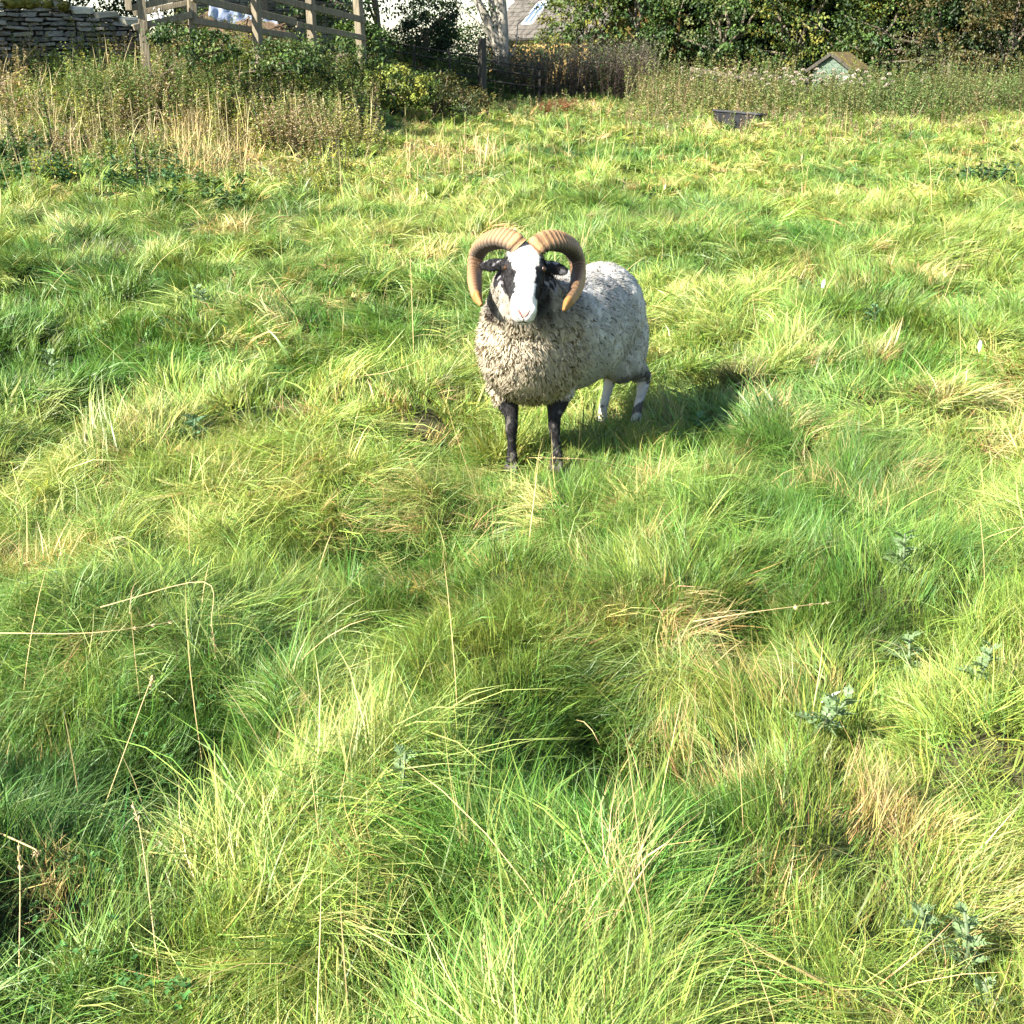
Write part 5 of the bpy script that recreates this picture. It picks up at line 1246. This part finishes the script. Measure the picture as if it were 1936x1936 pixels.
Q = np.stack([off + np.array([[2 * k, 2 * k + 1, 2 * k + 3, 2 * k + 2]]) for k in range(nsg - 1)], 1).reshape(-1, 4)
T = (off + np.array([[2 * nsg - 2, 2 * nsg - 1, 2 * nsg]])).reshape(-1, 3)
M_WOOL = mat_leafy('wool', .30, .9, .05, (1.0, .98, .94))
fme = mesh_np('fleece', V.reshape(-1, 3) - RO, Q, T, C.reshape(-1, 3))
nn = np.repeat(ln + d0 * (.3 * chest)[:, None], m, axis=0); nn /= np.linalg.norm(nn, axis=1, keepdims=True)
fme.normals_split_custom_set_from_vertices(nn.astype(np.float32).tolist())
link('fleece', fme, M_WOOL, ram)['kind'] = 'stuff'
# ---- short hair on face and legs
hm = (is_face | is_leg | is_hleg | is_ear) & (mo > .008) & (dn > .010)
tri2 = np.array([p.vertices[:3] for p in body_me.polygons] + [(p.vertices[0], p.vertices[2], p.vertices[3]) for p in body_me.polygons if len(p.vertices) == 4])
tri2 = tri2[hm[tri2].all(1)]; A = co[tri2]; area = np.linalg.norm(np.cross(A[:, 1] - A[:, 0], A[:, 2] - A[:, 0]), axis=1)
NH = 16000
pick = rng.choice(len(tri2), NH, p=area / area.sum()); bc = rng.dirichlet((1, 1, 1), NH)
lp = (A[pick] * bc[:, :, None]).sum(1); ln = (no[tri2[pick]] * bc[:, :, None]).sum(1); ln /= np.linalg.norm(ln, axis=1, keepdims=True)
lc = (pc[tri2[pick]] * bc[:, :, None]).sum(1) * rng.uniform(.8, 1.2, (NH, 1))
dwn = np.where((lp[:, 2] > .45)[:, None], np.array(hu), np.array((0, 0, -1.0)))
_, u_, _ = head_uvw(lp)
top = ((u_ < .04) & (lp[:, 2] > .6))[:, None]
d0 = ln * np.where(top, .6, .22) + dwn * .8 + rng.normal(0, .2, (NH, 3)); d0 /= np.linalg.norm(d0, axis=1, keepdims=True)
Lh = rng.uniform(.006, .012, NH) * np.where(top[:, 0], 1.7, 1)
side = np.cross(d0, ln); side /= np.linalg.norm(side, axis=1, keepdims=True) + 1e-9
w = .0011
V = np.stack([lp - side * w, lp + side * w, lp + d0 * Lh[:, None]], 1)
hme = mesh_np('coat_hair', V.reshape(-1, 3) - RO, None, np.arange(NH * 3).reshape(-1, 3), np.repeat(lc, 3, axis=0))
nn = np.repeat(ln, 3, axis=0); hme.normals_split_custom_set_from_vertices(nn.astype(np.float32).tolist())
link('coat_hair', hme, M_WOOL, ram)['kind'] = 'stuff'
# ---- horns
M_HORN = mat_attr('horn', .6, .25, .8, 120)
def horn(cps, sg):
    pts = [np.array(p) for p in catmull(cps, 36)]
    n = len(pts); seg = np.array([0] + list(np.cumsum([np.linalg.norm(b - a) for a, b in zip(pts, pts[1:])]))); s = seg / seg[-1]
    cen = np.array(HP(sg * .135, .06, -.07)); NSG = 16
    V = []; C = []
    for i, p in enumerate(pts):
        t = pts[min(i + 1, n - 1)] - pts[max(i - 1, 0)]; t /= np.linalg.norm(t)
        rad = p - cen; rad -= t * rad.dot(t); rad /= np.linalg.norm(rad)        # away from the curl's centre
        b = np.cross(t, rad)
        fwd = np.array(hn); b = b if b.dot(fwd) > 0 else -b                     # towards the viewer
        w = np.interp(s[i], [0, .12, .45, .75, .92, 1], [.037, .040, .035, .0265, .0190, .0070])
        rib = (.0024 + .002 * (vnoise(s[i] * 40, sg * 7.0, 6) - .5)) * max(.12, 1 - s[i] * 1.25) * (math.sin(s[i] * 185 + 1.6 * math.sin(s[i] * 19 + sg)) ** 3)
        ring = .5 + .5 * math.sin(s[i] * 185 + 1.6 * math.sin(s[i] * 19 + sg)); fine = .4 + 1.2 * float(vnoise(s[i] * 60, sg * 3.3, 8)) - .3
        for k in range(NSG):
            a = 2 * math.pi * k / NSG; ca, sa = math.cos(a), math.sin(a)
            prof = (1.0 + .16 * math.cos(3 * a - .5))                              # three-sided keel
            r = w * prof + rib
            V.append(p + rad * ca * r * .98 + b * sa * r * .9)
            inner = max(0, -(ca * .8 + sa * .05))
            base = np.array((.275, .158, .075)) * (.42 + .62 * min(1, max(ring * 1.5, 1.6 * s[i] - .35))) * (.9 + .2 * fine)
            base = base * (1 - .25 * s[i]) + np.array((.26, .165, .08)) * .25 * s[i]
            dk = np.array((.075, .062, .05)) if s[i] < .5 else np.array((.13, .075, .04))
            C.append(base * (1 - min(1, inner * 1.8)) + dk * (.5 + .5 * ring) * min(1, inner * 1.8))
    V = np.array(V); C = np.array(C)
    Q = [(i * NSG + k, i * NSG + (k + 1) % NSG, (i + 1) * NSG + (k + 1) % NSG, (i + 1) * NSG + k) for i in range(n - 1) for k in range(NSG)]
    T = [((n - 1) * NSG, (n - 1) * NSG + k, (n - 1) * NSG + k + 1) for k in range(1, NSG - 1)]
    tipm = (np.repeat(s, NSG) > .90)
    C[tipm] = np.array((.23, .115, .035))
    return mesh_np('horn', V - RO, Q, T, C)
link('horn', horn([P(1010, 474, 4.655), P(1024, 461, 4.665), P(1050, 457, 4.72), P(1078, 467, 4.80), P(1092, 489, 4.84), P(1094, 520, 4.80), P(1087, 549, 4.70), P(1073, 573, 4.62), P(1066, 586, 4.585)], 1), M_HORN, ram)
link('horn', horn([P(982, 470, 4.655), P(970, 459, 4.665), P(944, 452, 4.72), P(914, 462, 4.80), P(899, 483, 4.84), P(896, 514, 4.80), P(898, 541, 4.70), P(903, 563, 4.62), P(910, 577, 4.585)], -1), M_HORN, ram)
# ---- eyes, hooves
M_EYE = mat_noise('amber_eye', (.030, .013, .005), (.055, .024, .008), 40, .2, 0, spec=.6)
M_PUPIL = mat_noise('pupil', (.004, .004, .004), (.008, .007, .006), 40, .1, 0, spec=.6)
M_HOOF = mat_noise('hoof', (.03, .026, .022), (.07, .06, .05), 30, .5, .3)
for sg in (-1, 1):
    c = HP(sg * .0695, .088, .000)
    bm = bmesh.new(); bmesh.ops.create_uvsphere(bm, u_segments=16, v_segments=10, radius=.0112, matrix=Matrix.Translation(c - Vector(RO)))
    ey = link('eye', bm_mesh('eye', bm, True), M_EYE, ram)
    bm = bmesh.new(); dirv = (hs * sg * .6 + hn * .8).normalized()
    q = dirv.to_track_quat('Z', 'Y').to_matrix()
    bmesh.ops.create_uvsphere(bm, u_segments=12, v_segments=8, radius=1, matrix=Matrix.Translation(c + dirv * .0105 - Vector(RO)) @ q.to_4x4() @ Matrix.Diagonal((.006, .0028, .0026, 1)))
    link('pupil', bm_mesh('pupil', bm, True), M_PUPIL, ey)
from mathutils.bvhtree import BVHTree
bvt = BVHTree.FromPolygons([Vector(v) for v in co2], [tuple(p.vertices) for p in body_me.polygons])
M_NOSE = mat_noise('nose_skin', (.26, .13, .115), (.36, .19, .165), 60, .5, .2)
M_LIP = mat_noise('lip_line', (.035, .018, .016), (.07, .035, .03), 60, .6, .2)
def on_skin(s_, u_, n_):
    q, nn_, _, _ = bvt.find_nearest(HP(s_, u_ * k305, n_) - Vector(RO)); return q + nn_ * .0005
for sg in (-1, 1):
    V_, Q_, T_ = sweep([on_skin(sg * (.004 + .022 * t), .304 - .030 * t, -.012 + .016 * t) for t in (0, .25, .5, .75, 1)], [.0015, .0030, .0034, .0030, .0012], 8)
    link('nostril', mesh_np('nostril', np.array([tuple(v) for v in V_]), Q_, T_), M_NOSE, ram)
V_, Q_, T_ = sweep([on_skin(s_, .312 - 10 * s_ * s_, -.040 - .12 * abs(s_)) for s_ in np.linspace(-.032, .032, 11)], [.0008] + [.0022] * 9 + [.0008], 6)
link('mouth', mesh_np('mouth', np.array([tuple(v) for v in V_]), Q_, T_), M_LIP, ram)
V_, Q_, T_ = sweep([on_skin(0, .311, n_) for n_ in (-.016, -.024, -.032, -.040)], [.001, .0018, .0018, .001], 6)
link('philtrum', mesh_np('philtrum', np.array([tuple(v) for v in V_]), Q_, T_), M_LIP, ram)
for ft, hd in HOOF:
    bm = bmesh.new()
    for sg in (-1, 1):
        sd = Vector((-hd.y, hd.x, 0)) * sg
        b0 = ft + sd * .0125
        V, Qd, T = sweep([b0 + Z * -.005 + hd * .012, b0 + Z * .02 + hd * .006, b0 + Z * .045], [(.0135, .026), (.0125, .022), (.010, .016)], 10)
        vs = [bm.verts.new(Vector(v) - Vector(RO)) for v in V]
        for f in Qd + T: bm.faces.new([vs[i] for i in f])
    bmesh.ops.recalc_face_normals(bm, faces=bm.faces)
    link('hoof', bm_mesh('hoof', bm, True), M_HOOF, ram)
